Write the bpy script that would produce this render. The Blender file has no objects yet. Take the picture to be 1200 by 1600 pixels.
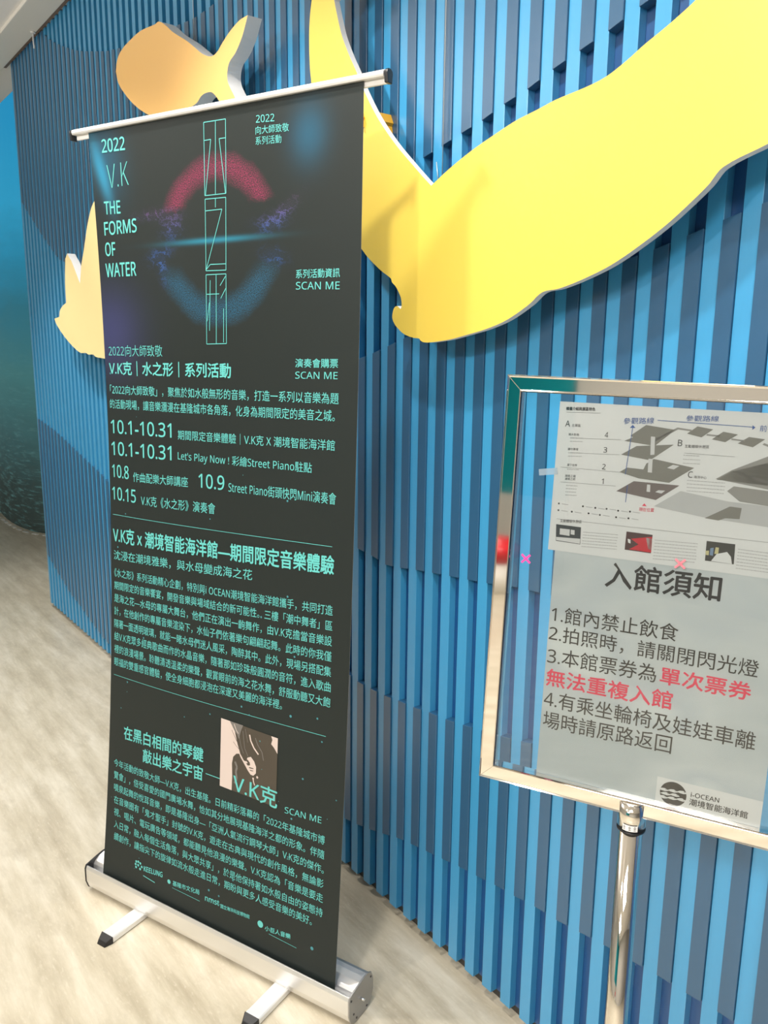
import bpy, bmesh, math, random
from mathutils import Vector, Matrix
random.seed(7)
S = bpy.context.scene
COL = S.collection
# ---------------------------------------------------------------- camera, world, lights, exposure
PITCH, ROLL, FPX = 0.20006, 0.01006, 1276.1
cam = bpy.data.cameras.new('camera'); cam.sensor_fit = 'VERTICAL'; cam.sensor_height = 24.0
cam.lens = FPX / 1600 * 24.0; cam.clip_start = 0.02
co = bpy.data.objects.new('camera', cam); COL.objects.link(co); S.camera = co
_f = Vector((0, math.cos(PITCH), -math.sin(PITCH))); _r = Vector((1, 0, 0)); _u = _r.cross(_f)
_R = math.cos(ROLL) * _r + math.sin(ROLL) * _u; _U = -math.sin(ROLL) * _r + math.cos(ROLL) * _u
co.matrix_world = Matrix(((_R.x, _U.x, -_f.x, 0), (_R.y, _U.y, -_f.y, 0), (_R.z, _U.z, -_f.z, 1.54), (0, 0, 0, 1)))
S.view_settings.view_transform = 'Standard'; S.view_settings.look = 'None'
S.view_settings.gamma = 1.0; S.view_settings.use_curve_mapping = False
S.view_settings.exposure = -0.12
W = bpy.data.worlds.new('world'); S.world = W; W.use_nodes = True
W.node_tree.nodes['Background'].inputs[0].default_value = (1.0, 0.97, 0.93, 1)
W.node_tree.nodes['Background'].inputs[1].default_value = 0.22

# wall frame: u runs along the slatted wall towards the camera, n points into the wall
WA = -0.92296
U = Vector((math.cos(WA), math.sin(WA), 0)); N = Vector((-U.y, U.x, 0)); O = N * 1.22878
WM = Matrix.Translation(O) @ Matrix.Rotation(WA, 4, 'Z')
def wp(s, n, z): return O + U * s + N * n + Vector((0, 0, z))

def spot(p, target, power, size=120, blend=0.6, rad=0.045, col=(1, 0.95, 0.89)):
    l = bpy.data.lights.new('downlight', 'SPOT'); l.energy = power; l.spot_size = math.radians(size)
    l.spot_blend = blend; l.shadow_soft_size = rad; l.color = col
    o = bpy.data.objects.new('downlight', l); COL.objects.link(o); o.location = p
    o.rotation_euler = (Vector(target) - Vector(p)).to_track_quat('-Z', 'Y').to_euler()
def area(p, target, power, sx, sy, col=(1, 0.95, 0.9)):
    l = bpy.data.lights.new('fill_panel', 'AREA'); l.energy = power; l.shape = 'RECTANGLE'; l.size = sx; l.size_y = sy; l.color = col
    o = bpy.data.objects.new('fill_panel', l); COL.objects.link(o); o.location = p
    o.rotation_euler = (Vector(target) - Vector(p)).to_track_quat('-Z', 'Y').to_euler()
LAMPS = [(-4.2, 0.85, 95, 84), (-3.1, 0.85, 95, 110), (-2.0, 0.85, 100, 120), (-0.95, 0.85, 100, 125), (0.2, 0.85, 75, 125)]
TRACK = [((-2.6, -0.5, 2.9), (0.6, 1.3, 1.4), 150, 70), ((-2.9, 1.1, 2.9), (-1.2, 3.4, 1.7), 65, 70)]
FILL_PANELS = [((-1.0, -1.6, 2.9), (-1.0, -1.6, 0), 160, 1.2, 1.2), ((-3.4, -2.4, 2.9), (-3.4, -2.4, 0), 80, 1.2, 1.2), ((-3.3, 2.2, 2.1), (-3.3, 2.3, 4), 45, 0.5, 0.5)]  # unseen fill lights, added; the last one faces up to brighten the ceiling
for s_, off, pw, sz in LAMPS:
    p = wp(s_, -off, 2.95); spot(p, (p.x, p.y, 0), pw, sz, 0.5)
for p_, t_, pw, sz in TRACK: spot(p_, t_, pw, sz, 0.4, 0.09)
for p_, t_, pw, sx, sy in FILL_PANELS: area(p_, t_, pw, sx, sy)

# ---------------------------------------------------------------- materials
def mat(name, col, rough=0.5, metal=0.0, spec=0.5, coat=0.0, emit=None, es=0.0):
    m = bpy.data.materials.new(name); m.use_nodes = True; b = m.node_tree.nodes['Principled BSDF']
    b.inputs['Base Color'].default_value = (*col, 1); b.inputs['Roughness'].default_value = rough
    b.inputs['Metallic'].default_value = metal; b.inputs['Specular IOR Level'].default_value = spec
    b.inputs['Coat Weight'].default_value = coat; b.inputs['Coat Roughness'].default_value = 0.15
    if emit: b.inputs['Emission Color'].default_value = (*emit, 1); b.inputs['Emission Strength'].default_value = es
    return m
class NT:
    def __init__(s, m): s.t = m.node_tree; s.b = s.t.nodes['Principled BSDF']
    def n(s, typ, **kw):
        k = s.t.nodes.new(typ)
        for a, v in kw.items(): setattr(k, a, v)
        return k
    def l(s, a, b): s.t.links.new(a, b)
    def math(s, op, a, b=None, c=None, clamp=False):
        k = s.n('ShaderNodeMath', operation=op, use_clamp=clamp)
        for i, v in enumerate((a, b, c)):
            if v is None: continue
            if isinstance(v, (int, float)): k.inputs[i].default_value = v
            else: s.l(v, k.inputs[i])
        return k.outputs[0]
    def noise(s, vec, scale, detail=4, rough=0.55):
        k = s.n('ShaderNodeTexNoise'); k.inputs['Scale'].default_value = scale; k.inputs['Detail'].default_value = detail
        k.inputs['Roughness'].default_value = rough
        if vec is not None: s.l(vec, k.inputs['Vector'])
        return k.outputs['Fac']
    def mapping(s, vec, scale=(1, 1, 1), rot=(0, 0, 0), loc=(0, 0, 0)):
        k = s.n('ShaderNodeMapping'); s.l(vec, k.inputs['Vector'])
        k.inputs['Scale'].default_value = scale; k.inputs['Rotation'].default_value = rot; k.inputs['Location'].default_value = loc
        return k.outputs[0]
    def ramp(s, fac, stops, mode='LINEAR'):
        k = s.n('ShaderNodeValToRGB'); s.l(fac, k.inputs[0]); e = k.color_ramp.elements; k.color_ramp.interpolation = mode
        while len(e) < len(stops): e.new(0.5)
        for i, (p, c) in enumerate(stops): e[i].position = p; e[i].color = (*c, 1)
        return k.outputs[0]
    def mix(s, fac, a, b, bt='MIX'):
        k = s.n('ShaderNodeMix', data_type='RGBA', blend_type=bt)
        for i, v in ((0, fac), (6, a), (7, b)):
            if isinstance(v, (int, float)): k.inputs[i].default_value = v
            elif isinstance(v, tuple): k.inputs[i].default_value = (*v, 1)
            else: s.l(v, k.inputs[i])
        return k.outputs[2]
    def sep(s, vec):
        k = s.n('ShaderNodeSeparateXYZ'); s.l(vec, k.inputs[0]); return k.outputs
    def obj(s): return s.n('ShaderNodeTexCoord').outputs['Object']
    def uv(s): return s.n('ShaderNodeTexCoord').outputs['UV']
    def bump(s, h, strength=0.2, dist=0.002):
        k = s.n('ShaderNodeBump'); k.inputs['Strength'].default_value = strength; k.inputs['Distance'].default_value = dist
        s.l(h, k.inputs['Height']); s.l(k.outputs[0], s.b.inputs['Normal'])

def srgb(r, g, b): return tuple(((c / 255 + 0.055) / 1.055) ** 2.4 if c > 10 else c / 255 / 12.92 for c in (r, g, b))
def painted(name, col, rough, var=0.06):
    m = mat(name, col, rough, spec=1.0); t = NT(m); o = t.obj()
    f = t.noise(t.mapping(o, (30, 30, 4)), 6, 3); t.l(t.mix(t.math('MULTIPLY', f, var * 4), col, tuple(c * 0.75 for c in col)), t.b.inputs['Base Color'])
    t.bump(t.noise(t.mapping(o, (1, 1, .3)), 260, 2), 0.12, 0.0006); return m
M = {}
M['slat'] = painted('sky blue satin paint', (0.048, 0.31, 0.58), 0.28)
M['filler'] = painted('slate blue satin paint', (0.022, 0.095, 0.195), 0.28)
M['back'] = painted('deep blue paint with groove shade', (0.002, 0.065, 0.21), 0.4)  # shade inside the grooves is put into this darker blue
M['plinth'] = mat('grey plinth with gap shade', (0.045, 0.043, 0.04), 0.4)  # darkened so its colour carries the shade under the slats
M['yellow'] = painted('yellow satin board', (0.71, 0.53, 0.075), 0.42, 0.02)
M['orange'] = painted('orange satin board', (0.92, 0.55, 0.17), 0.42, 0.02)
M['pale'] = painted('yellow board with glare tint', (0.86, 0.69, 0.33), 0.42, 0.02)  # paler than the other yellow: glare is put into the colour
M['edge'] = mat('white foam edge', (0.78, 0.77, 0.76), 0.5)
M['amber'] = mat('amber mounting block', (0.80, 0.42, 0.03), 0.4)
M['wire'] = mat('steel wire', (0.7, 0.7, 0.68), 0.3, 0.6)
M['white'] = mat('white ceiling paint', (0.88, 0.86, 0.84), 0.7)
M['wallpaint'] = mat('warm grey wall paint', (0.47, 0.455, 0.42), 0.7)
M['trim'] = mat('white trim', (0.78, 0.76, 0.70), 0.5)
M['brown'] = mat('brown gap', (0.25, 0.17, 0.12), 0.6)
M['red'] = mat('red cushion', (0.6, 0.01, 0.02), 0.25)
M['teal'] = mat('teal glossy wall', (0.005, 0.22, 0.26), 0.3)
M['alu'] = mat('brushed aluminium', (0.80, 0.80, 0.80), 0.33, 0.85)
M['alu_white'] = mat('satin aluminium rail', (0.80, 0.80, 0.79), 0.4, 0.35)
M['plate'] = mat('grey steel end cap', (0.36, 0.35, 0.34), 0.35, 0.6)
M['black'] = mat('black plastic', (0.012, 0.012, 0.014), 0.35)
M['chrome'] = mat('polished stainless steel', (0.86, 0.82, 0.77), 0.04, 1.0)
M['cyan'] = mat('aqua print', (0.11, 0.50, 0.48), 0.5)
M['cyan_dim'] = mat('dim aqua print', (0.05, 0.24, 0.28), 0.5)
M['rose'] = mat('pale rose print', (0.58, 0.49, 0.45), 0.5)
M['umber'] = mat('dark umber print', (0.055, 0.045, 0.033), 0.5)
M['grey_print'] = mat('mid grey print', (0.16, 0.15, 0.14), 0.5)
# floor
m = mat('beige stone vinyl', (0.6, 0.5, 0.4), 0.32); t = NT(m); o = t.obj()
rt = t.mapping(o, (1, 1, 1), (0, 0, 0.923)); st = t.mapping(rt, (1.1, 7.0, 1))
a = t.noise(st, 2.0, 7, 0.65); b_ = t.noise(t.mapping(rt, (1, 2.2, 1)), 7, 6, 0.65); c_ = t.noise(t.mapping(rt, (3, 9, 1)), 14, 4)
base = t.ramp(a, [(0.30, (0.39, 0.335, 0.245)), (0.46, (0.51, 0.455, 0.345)), (0.54, (0.56, 0.505, 0.395)), (0.70, (0.67, 0.62, 0.51))])
base = t.mix(t.math('MULTIPLY', t.math('SUBTRACT', b_, 0.50, clamp=True), 2.4, clamp=True), base, (0.36, 0.31, 0.225))
base = t.mix(t.math('MULTIPLY', t.math('SUBTRACT', c_, 0.56, clamp=True), 2.4, clamp=True), base, (0.66, 0.61, 0.50))
t.l(base, t.b.inputs['Base Color']); t.bump(b_, 0.05); M['floor'] = m
# banner sheet print (UV = metres on the sheet)
m = mat('black banner fabric with sea print', (0.02, 0.025, 0.024), 0.5, spec=0.3); t = NT(m); uv = t.uv(); x, y, _ = t.sep(uv)
dx = t.math('SUBTRACT', x, 0.010); dy = t.math('SUBTRACT', y, 1.772)
r = t.math('SQRT', t.math('ADD', t.math('MULTIPLY', dx, dx), t.math('MULTIPLY', dy, dy)))
def band(v, c, w):  # smooth bump around c
    return t.math('SUBTRACT', 1.0, t.math('DIVIDE', t.math('ABSOLUTE', t.math('SUBTRACT', v, c)), w), clamp=True)
grain = t.noise(uv, 420, 2, 0.8); g2 = t.math('MULTIPLY', t.math('SUBTRACT', grain, 0.42, clamp=True), 3.6, clamp=True)
rag = t.noise(uv, 22, 5, 0.7); ragr = t.math('ADD', r, t.math('MULTIPLY', t.math('SUBTRACT', rag, 0.5), 0.03))
ringp = t.math('MULTIPLY', band(ragr, 0.152, 0.036), 1.25, clamp=True)
up = t.math('MULTIPLY', t.math('SUBTRACT', t.math('ADD', dy, t.math('MULTIPLY', t.math('SUBTRACT', rag, .5), .05)), 0.068), 60, clamp=True)
ringb = t.math('MULTIPLY', band(ragr, 0.158, 0.042), 1.3, clamp=True)
dn = t.math('MULTIPLY', t.math('SUBTRACT', t.math('MULTIPLY', t.math('ADD', dy, t.math('MULTIPLY', t.math('SUBTRACT', rag, .5), .05)), -1.0), 0.045), 22, clamp=True)
def blob(cx, cy, sx, sy, rot=0.0):
    ax = t.math('SUBTRACT', x, cx); ay = t.math('SUBTRACT', y, cy); c, s = math.cos(rot), math.sin(rot)
    px = t.math('DIVIDE', t.math('ADD', t.math('MULTIPLY', ax, c), t.math('MULTIPLY', ay, s)), sx)
    py = t.math('DIVIDE', t.math('SUBTRACT', t.math('MULTIPLY', ay, c), t.math('MULTIPLY', ax, s)), sy)
    d = t.math('ADD', t.math('MULTIPLY', px, px), t.math('MULTIPLY', py, py))
    return t.math('EXPONENT', t.math('MULTIPLY', d, -1.0))
fil = t.noise(t.mapping(uv, (22, 30, 1), (0, 0, 0.25)), 1.0, 9, 0.72)
ridge = t.math('SUBTRACT', 1.0, t.math('DIVIDE', t.math('ABSOLUTE', t.math('SUBTRACT', fil, 0.5)), 0.022), clamp=True)
spl = None
for b4 in ((-0.175, 1.745, 0.035, 0.016, 0.2), (-0.165, 1.715, 0.014, 0.035, 0.2), (-0.19, 1.838, 0.05, 0.010, 0.0), (0.165, 1.795, 0.035, 0.016, 0.1), (0.20, 1.815, 0.04, 0.012, 0.6), (0.175, 1.728, 0.030, 0.015, -0.3), (-0.13, 1.81, 0.03, 0.03, 0)):
    q_ = blob(*b4); spl = q_ if spl is None else t.math('ADD', spl, q_)
w1 = t.math('MULTIPLY', t.math('MULTIPLY', spl, 0.9, clamp=True), t.math('ADD', t.math('MULTIPLY', ridge, 0.8), t.math('MULTIPLY', g2, 0.25)), clamp=True)
col = t.mix(blob(-0.37, 1.57, 0.11, 0.10), (0.012, 0.0175, 0.0165), (0.030, 0.035, 0.10))
col = t.mix(t.math('MULTIPLY', blob(0.268, 1.962, 0.045, 0.055), 0.5), col, (0.010, 0.12, 0.22))
col = t.mix(t.math('MULTIPLY', blob(-0.365, 1.952, 0.018, 0.070, 0.33), 0.7), col, (0.03, 0.33, 0.55))
col = t.mix(t.math('MULTIPLY', blob(-0.35, 1.98, 0.06, 0.09, 0.33), 0.4), col, (0.01, 0.12, 0.22))
col = t.mix(t.math('MULTIPLY', blob(0.0, 1.770, 0.13, 0.006), 0.8), col, (0.015, 0.20, 0.30))
col = t.mix(t.math('MULTIPLY', t.math('MULTIPLY', ringp, up), g2), col, (0.36, 0.03, 0.11))
col = t.mix(t.math('MULTIPLY', t.math('MULTIPLY', t.math('MULTIPLY', ringb, dn), g2), 0.75), col, (0.015, 0.17, 0.33))
col = t.mix(w1, col, t.mix(t.math('MULTIPLY', t.math('ADD', dy, -0.01), 9, clamp=True), (0.03, 0.10, 0.34), (0.30, 0.08, 0.22)))
t.l(col, t.b.inputs['Base Color']); t.bump(t.noise(uv, 900, 1), 0.15, 0.0004); M['sheet'] = m
M['sheet_back'] = mat('grey banner back', (0.45, 0.45, 0.46), 0.6)
# projection screen (it gives off light)
m = mat('undersea projection', (0.02, 0.03, 0.03), 0.7); t = NT(m); o = t.obj(); x, y, z = t.sep(o)
rock = t.noise(t.mapping(o, (1.2, 1.2, 4)), 2.2, 7, 0.65)
zz = t.math('ADD', t.math('DIVIDE', z, 3.6), t.math('MULTIPLY', t.math('SUBTRACT', rock, 0.5), 0.10))
base = t.ramp(zz, [(0.0, srgb(26, 34, 30)), (0.10, srgb(34, 50, 48)), (0.22, srgb(48, 86, 88)), (0.36, srgb(58, 112, 114)), (0.50, srgb(38, 110, 128)), (0.60, srgb(32, 132, 165)), (0.72, srgb(42, 158, 200)), (1.0, srgb(22, 146, 200))])
str_ = t.noise(t.mapping(o, (2, 2, 14)), 3.0, 6, 0.7)
low = t.math('SUBTRACT', 1.0, t.math('MULTIPLY', zz, 1.9), clamp=True)
base = t.mix(t.math('MULTIPLY', t.math('MULTIPLY', t.math('SUBTRACT', str_, 0.52, clamp=True), 6, clamp=True), t.math('MULTIPLY', low, 0.6)), base, srgb(90, 140, 138))
t.l(base, t.b.inputs['Emission Color']); t.b.inputs['Emission Strength'].default_value = 0.92; M['screen'] = m
# clear acrylic: see-through with mirror reflection growing at grazing angles
m = bpy.data.materials.new('clear acrylic'); m.use_nodes = True; T_ = m.node_tree; T_.nodes.clear()
out = T_.nodes.new('ShaderNodeOutputMaterial'); mx = T_.nodes.new('ShaderNodeMixShader'); fr = T_.nodes.new('ShaderNodeFresnel'); fr.inputs[0].default_value = 1.55
tr = T_.nodes.new('ShaderNodeBsdfTransparent'); tr.inputs[0].default_value = (0.97, 0.985, 0.99, 1); gl = T_.nodes.new('ShaderNodeBsdfGlossy'); gl.inputs['Roughness'].default_value = 0.015
T_.links.new(fr.outputs[0], mx.inputs[0]); T_.links.new(tr.outputs[0], mx.inputs[1]); T_.links.new(gl.outputs[0], mx.inputs[2]); T_.links.new(mx.outputs[0], out.inputs[0])
M['glass'] = m
def sheer(name, col, alpha):
    m = mat(name, col, 0.4); m.node_tree.nodes['Principled BSDF'].inputs['Alpha'].default_value = alpha; return m
M['tape'] = sheer('sheer whitish tape', (0.75, 0.83, 0.9), 0.45)
M['pink'] = mat('vivid pink', (0.95, 0.06, 0.32), 0.4)
M['pink_pale'] = sheer('sheer pale pink', (0.98, 0.25, 0.32), 0.5)
M['paper'] = mat('white poster paper', (0.70, 0.705, 0.68), 0.4)
m = mat('notice paper with grey wave print', (0.6, 0.63, 0.62), 0.4); t = NT(m); o = t.obj()
f = t.noise(t.mapping(o, (3, 1, 6), (0, 0.6, 0)), 1.6, 2, 0.4)
t.l(t.ramp(f, [(0.35, (0.44, 0.49, 0.49)), (0.5, (0.54, 0.58, 0.57)), (0.6, (0.48, 0.53, 0.54)), (0.7, (0.62, 0.66, 0.64))]), t.b.inputs['Base Color']); M['notice'] = m
for k, c in dict(p4=(0.19, 0.185, 0.155), p1=(0.15, 0.12, 0.11), p5=(0.27, 0.265, 0.24), p6=(0.47, 0.475, 0.46), w=(0.62, 0.62, 0.60), ph1=(0.03, 0.04, 0.045), ph2=(0.06, 0.02, 0.02), ph3=(0.03, 0.03, 0.025), red=(0.55, 0.01, 0.025), yel=(0.55, 0.50, 0.25), blu=(0.16, 0.25, 0.38), k=(0.012, 0.012, 0.012), g=(0.10, 0.10, 0.10), t=(0.42, 0.42, 0.41), b=(0.03, 0.10, 0.33), r=(0.75, 0.03, 0.09)).items():
    M['ink_' + k] = mat('print ink ' + k, c, 0.5)
M['ink_paper'] = M['paper']

# ---------------------------------------------------------------- helpers
def link(name, me, parent=None, mats=None, label=None, cat=None, group=None, kind=None, mw=None):
    o = bpy.data.objects.new(name, me); COL.objects.link(o)
    if parent is not None: o.parent = parent
    if mw is not None: o.matrix_local = mw
    if mats:
        for m_ in mats: me.materials.append(m_ if not isinstance(m_, str) else M[m_])
    for k, v in (('label', label), ('category', cat), ('group', group), ('kind', kind)):
        if v: o[k] = v
    return o
def empty(name, mw, label, cat, group=None):
    o = bpy.data.objects.new(name, None); COL.objects.link(o); o.matrix_world = mw; o.empty_display_size = 0.1
    o['label'] = label; o['category'] = cat
    if group: o['group'] = group
    return o
def me_from(verts, faces, smooth=False, mi=None):
    me = bpy.data.meshes.new('mesh'); me.from_pydata([tuple(v) for v in verts], [], faces); me.update()
    if mi: me.polygons.foreach_set('material_index', mi)
    if smooth: me.polygons.foreach_set('use_smooth', [True] * len(me.polygons))
    return me
def bm_done(bm, bevel=0.0, seg=2, smooth=False):
    bmesh.ops.recalc_face_normals(bm, faces=bm.faces)
    if bevel: bmesh.ops.bevel(bm, geom=list(bm.edges), offset=bevel, segments=seg, affect='EDGES', profile=0.5)
    me = bpy.data.meshes.new('mesh'); bm.to_mesh(me); bm.free()
    if smooth: me.polygons.foreach_set('use_smooth', [True] * len(me.polygons))
    return me
def box(x0, x1, y0, y1, z0, z1, bevel=0.0, bm=None):
    own = bm is None; bm = bm or bmesh.new()
    v = [bm.verts.new(p) for p in ((x0, y0, z0), (x1, y0, z0), (x1, y1, z0), (x0, y1, z0), (x0, y0, z1), (x1, y0, z1), (x1, y1, z1), (x0, y1, z1))]
    for f in ((3, 2, 1, 0), (4, 5, 6, 7), (0, 1, 5, 4), (1, 2, 6, 5), (2, 3, 7, 6), (3, 0, 4, 7)): bm.faces.new([v[i] for i in f])
    return bm_done(bm, bevel) if own else bm
def cyl(r, z0, z1, seg=32, c=(0, 0), axis='z', r2=None, bm=None, bevel=0.0):
    own = bm is None; bm = bm or bmesh.new(); r2 = r if r2 is None else r2
    def P(a, rr, z):
        x, y = c[0] + rr * math.cos(a), c[1] + rr * math.sin(a)
        return (x, y, z) if axis == 'z' else ((z, x, y) if axis == 'x' else (x, z, y))
    A = [bm.verts.new(P(2 * math.pi * i / seg, r, z0)) for i in range(seg)]; B = [bm.verts.new(P(2 * math.pi * i / seg, r2, z1)) for i in range(seg)]
    for i in range(seg): bm.faces.new((A[i], A[(i + 1) % seg], B[(i + 1) % seg], B[i]))
    bm.faces.new(A[::-1]); bm.faces.new(B)
    if not own: return bm
    bmesh.ops.recalc_face_normals(bm, faces=bm.faces)
    if bevel: bmesh.ops.bevel(bm, geom=[e for e in bm.edges if abs(e.calc_face_angle(0)) > 1], offset=bevel, segments=3, affect='EDGES')
    me = bpy.data.meshes.new('mesh'); bm.to_mesh(me); bm.free()
    me.polygons.foreach_set('use_smooth', [len(p.vertices) == 4 for p in me.polygons]); return me
def tube(pts, r, seg=8, bm=None):
    own = bm is None; bm = bm or bmesh.new(); rings = []
    for i, p in enumerate(pts):
        p = Vector(p); d = (Vector(pts[min(i + 1, len(pts) - 1)]) - Vector(pts[max(i - 1, 0)])).normalized()
        a = d.orthogonal().normalized(); b = d.cross(a)
        rings.append([bm.verts.new(p + a * r * math.cos(2 * math.pi * k / seg) + b * r * math.sin(2 * math.pi * k / seg)) for k in range(seg)])
    for i in range(len(rings) - 1):
        for k in range(seg): bm.faces.new((rings[i][k], rings[i][(k + 1) % seg], rings[i + 1][(k + 1) % seg], rings[i + 1][k]))
    bm.faces.new(rings[0][::-1]); bm.faces.new(rings[-1])
    return bm_done(bm, smooth=True) if own else bm
def prism(pts, a0, a1, axis='y', bevel=0.0):   # outline in the two other axes, extruded between a0 and a1
    bm = bmesh.new()
    def P(p, a): return (p[0], a, p[1]) if axis == 'y' else ((a, p[0], p[1]) if axis == 'x' else (p[0], p[1], a))
    A = [bm.verts.new(P(p, a0)) for p in pts]; B = [bm.verts.new(P(p, a1)) for p in pts]; n = len(pts)
    for i in range(n): bm.faces.new((A[i], A[(i + 1) % n], B[(i + 1) % n], B[i])).material_index = 1
    bm.faces.new(A).material_index = 0; bm.faces.new(B[::-1]).material_index = 1
    return bm_done(bm, bevel)
def smooth_outline(pts, sub=5, corner=42):
    n = len(pts); out = []; cr = []
    for i in range(n):
        a, b, c = (Vector(pts[(i + k) % n]) for k in (-1, 0, 1)); ang = (b - a).angle(c - b, 0)
        cr.append(math.degrees(ang) > corner)
    for i in range(n):
        p0, p1, p2, p3 = (Vector(pts[(i + k) % n]) for k in (-1, 0, 1, 2)); L = (p2 - p1).length
        t1 = Vector((0, 0)) if False else ((p2 - p1) if cr[i] else (p2 - p0).normalized() * L)
        t2 = (p2 - p1) if cr[(i + 1) % n] else (p3 - p1).normalized() * L
        for k in range(sub):
            t = k / sub; h = (2 * t**3 - 3 * t**2 + 1, t**3 - 2 * t**2 + t, -2 * t**3 + 3 * t**2, t**3 - t**2)
            out.append(tuple(p1 * h[0] + t1 * h[1] + p2 * h[2] + t2 * h[3]))
    return out
def sans(txt):   # plain sans-serif Latin letters and digits (the 1 keeps its flag)
    out = ''
    for ch in txt:
        if 'A' <= ch <= 'Z': ch = chr(0x1D5A0 + ord(ch) - 65)
        elif 'a' <= ch <= 'z': ch = chr(0x1D5BA + ord(ch) - 97)
        elif '0' <= ch <= '9': ch = chr(0x1D7E2 + ord(ch) - 48)
        out += ch
    return out
def text_geo(txt, wt, res=2):
    txt = sans(txt)
    cu = bpy.data.curves.new('t', 'FONT'); cu.body = txt; cu.size = 1; cu.offset = wt; cu.resolution_u = res; cu.fill_mode = 'FRONT'
    o = bpy.data.objects.new('t', cu); COL.objects.link(o); dg = bpy.context.evaluated_depsgraph_get()
    me = bpy.data.meshes.new_from_object(o, depsgraph=dg)
    v = [(p.co.x, p.co.y) for p in me.vertices]; f = [tuple(p.vertices) for p in me.polygons]
    bpy.data.meshes.remove(me); bpy.data.objects.remove(o); bpy.data.curves.remove(cu)
    if not v: return [], []
    x0 = min(p[0] for p in v); x1 = max(p[0] for p in v); y0 = min(p[1] for p in v); y1 = max(p[1] for p in v)
    return [((x - x0) / (x1 - x0), (y - y0) / (y1 - y0)) for x, y in v], f
class Print:   # collects flat print laid on a surface given by pos(s, z, lift)
    def __init__(self, pos): self.pos = pos; self.v = []; self.f = []; self.mi = []
    def add(self, vs, fs, mi=0):
        b = len(self.v); self.v += vs; self.f += [tuple(i + b for i in f) for f in fs]; self.mi += [mi] * len(fs)
    def text(self, txt, s0, z0, s1, z1, h, wt, mi=0, lift=0.0008):
        v, f = text_geo(txt, min(wt, 0.0)); w = max(0.0, wt) * h * 0.9   # bold = the same strokes laid down several times, slightly shifted
        for k, (a, b) in enumerate(((0, 0), (w, 0), (-w, 0), (0, w), (0, -w)) if w > 0 else ((0, 0),)):
            self.add([self.pos(s0 + (s1 - s0) * X + a, z0 + (z1 - z0) * X + h * Y + b, lift + k * 0.00002) for X, Y in v], f, mi)
    def line(self, s0, z0, s1, z1, w, mi=0, lift=0.0008, n=12):
        d = Vector((s1 - s0, z1 - z0)); L = d.length; q = Vector((-d.y, d.x)) / L * w / 2; vs = []
        n = max(1, min(n, int(L / 0.04)))
        for i in range(n + 1):
            t = i / n; vs += [self.pos(s0 + d.x * t + q.x, z0 + d.y * t + q.y, lift), self.pos(s0 + d.x * t - q.x, z0 + d.y * t - q.y, lift)]
        self.add(vs, [(2 * i + 1, 2 * i + 3, 2 * i + 2, 2 * i) for i in range(n)], mi)
    def poly(self, pts, mi=0, lift=0.0008): self.add([self.pos(p[0], p[1], lift) for p in pts], [tuple(range(len(pts)))], mi)
    def disc(self, s, z, r, mi=0, lift=0.0008, n=10): self.poly([(s + r * math.cos(2 * math.pi * i / n), z + r * math.sin(2 * math.pi * i / n)) for i in range(n)], mi, lift)
    def link(self, name, parent, mats, label=None): return link(name, me_from(self.v, self.f, mi=self.mi), parent, mats, label)
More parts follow.
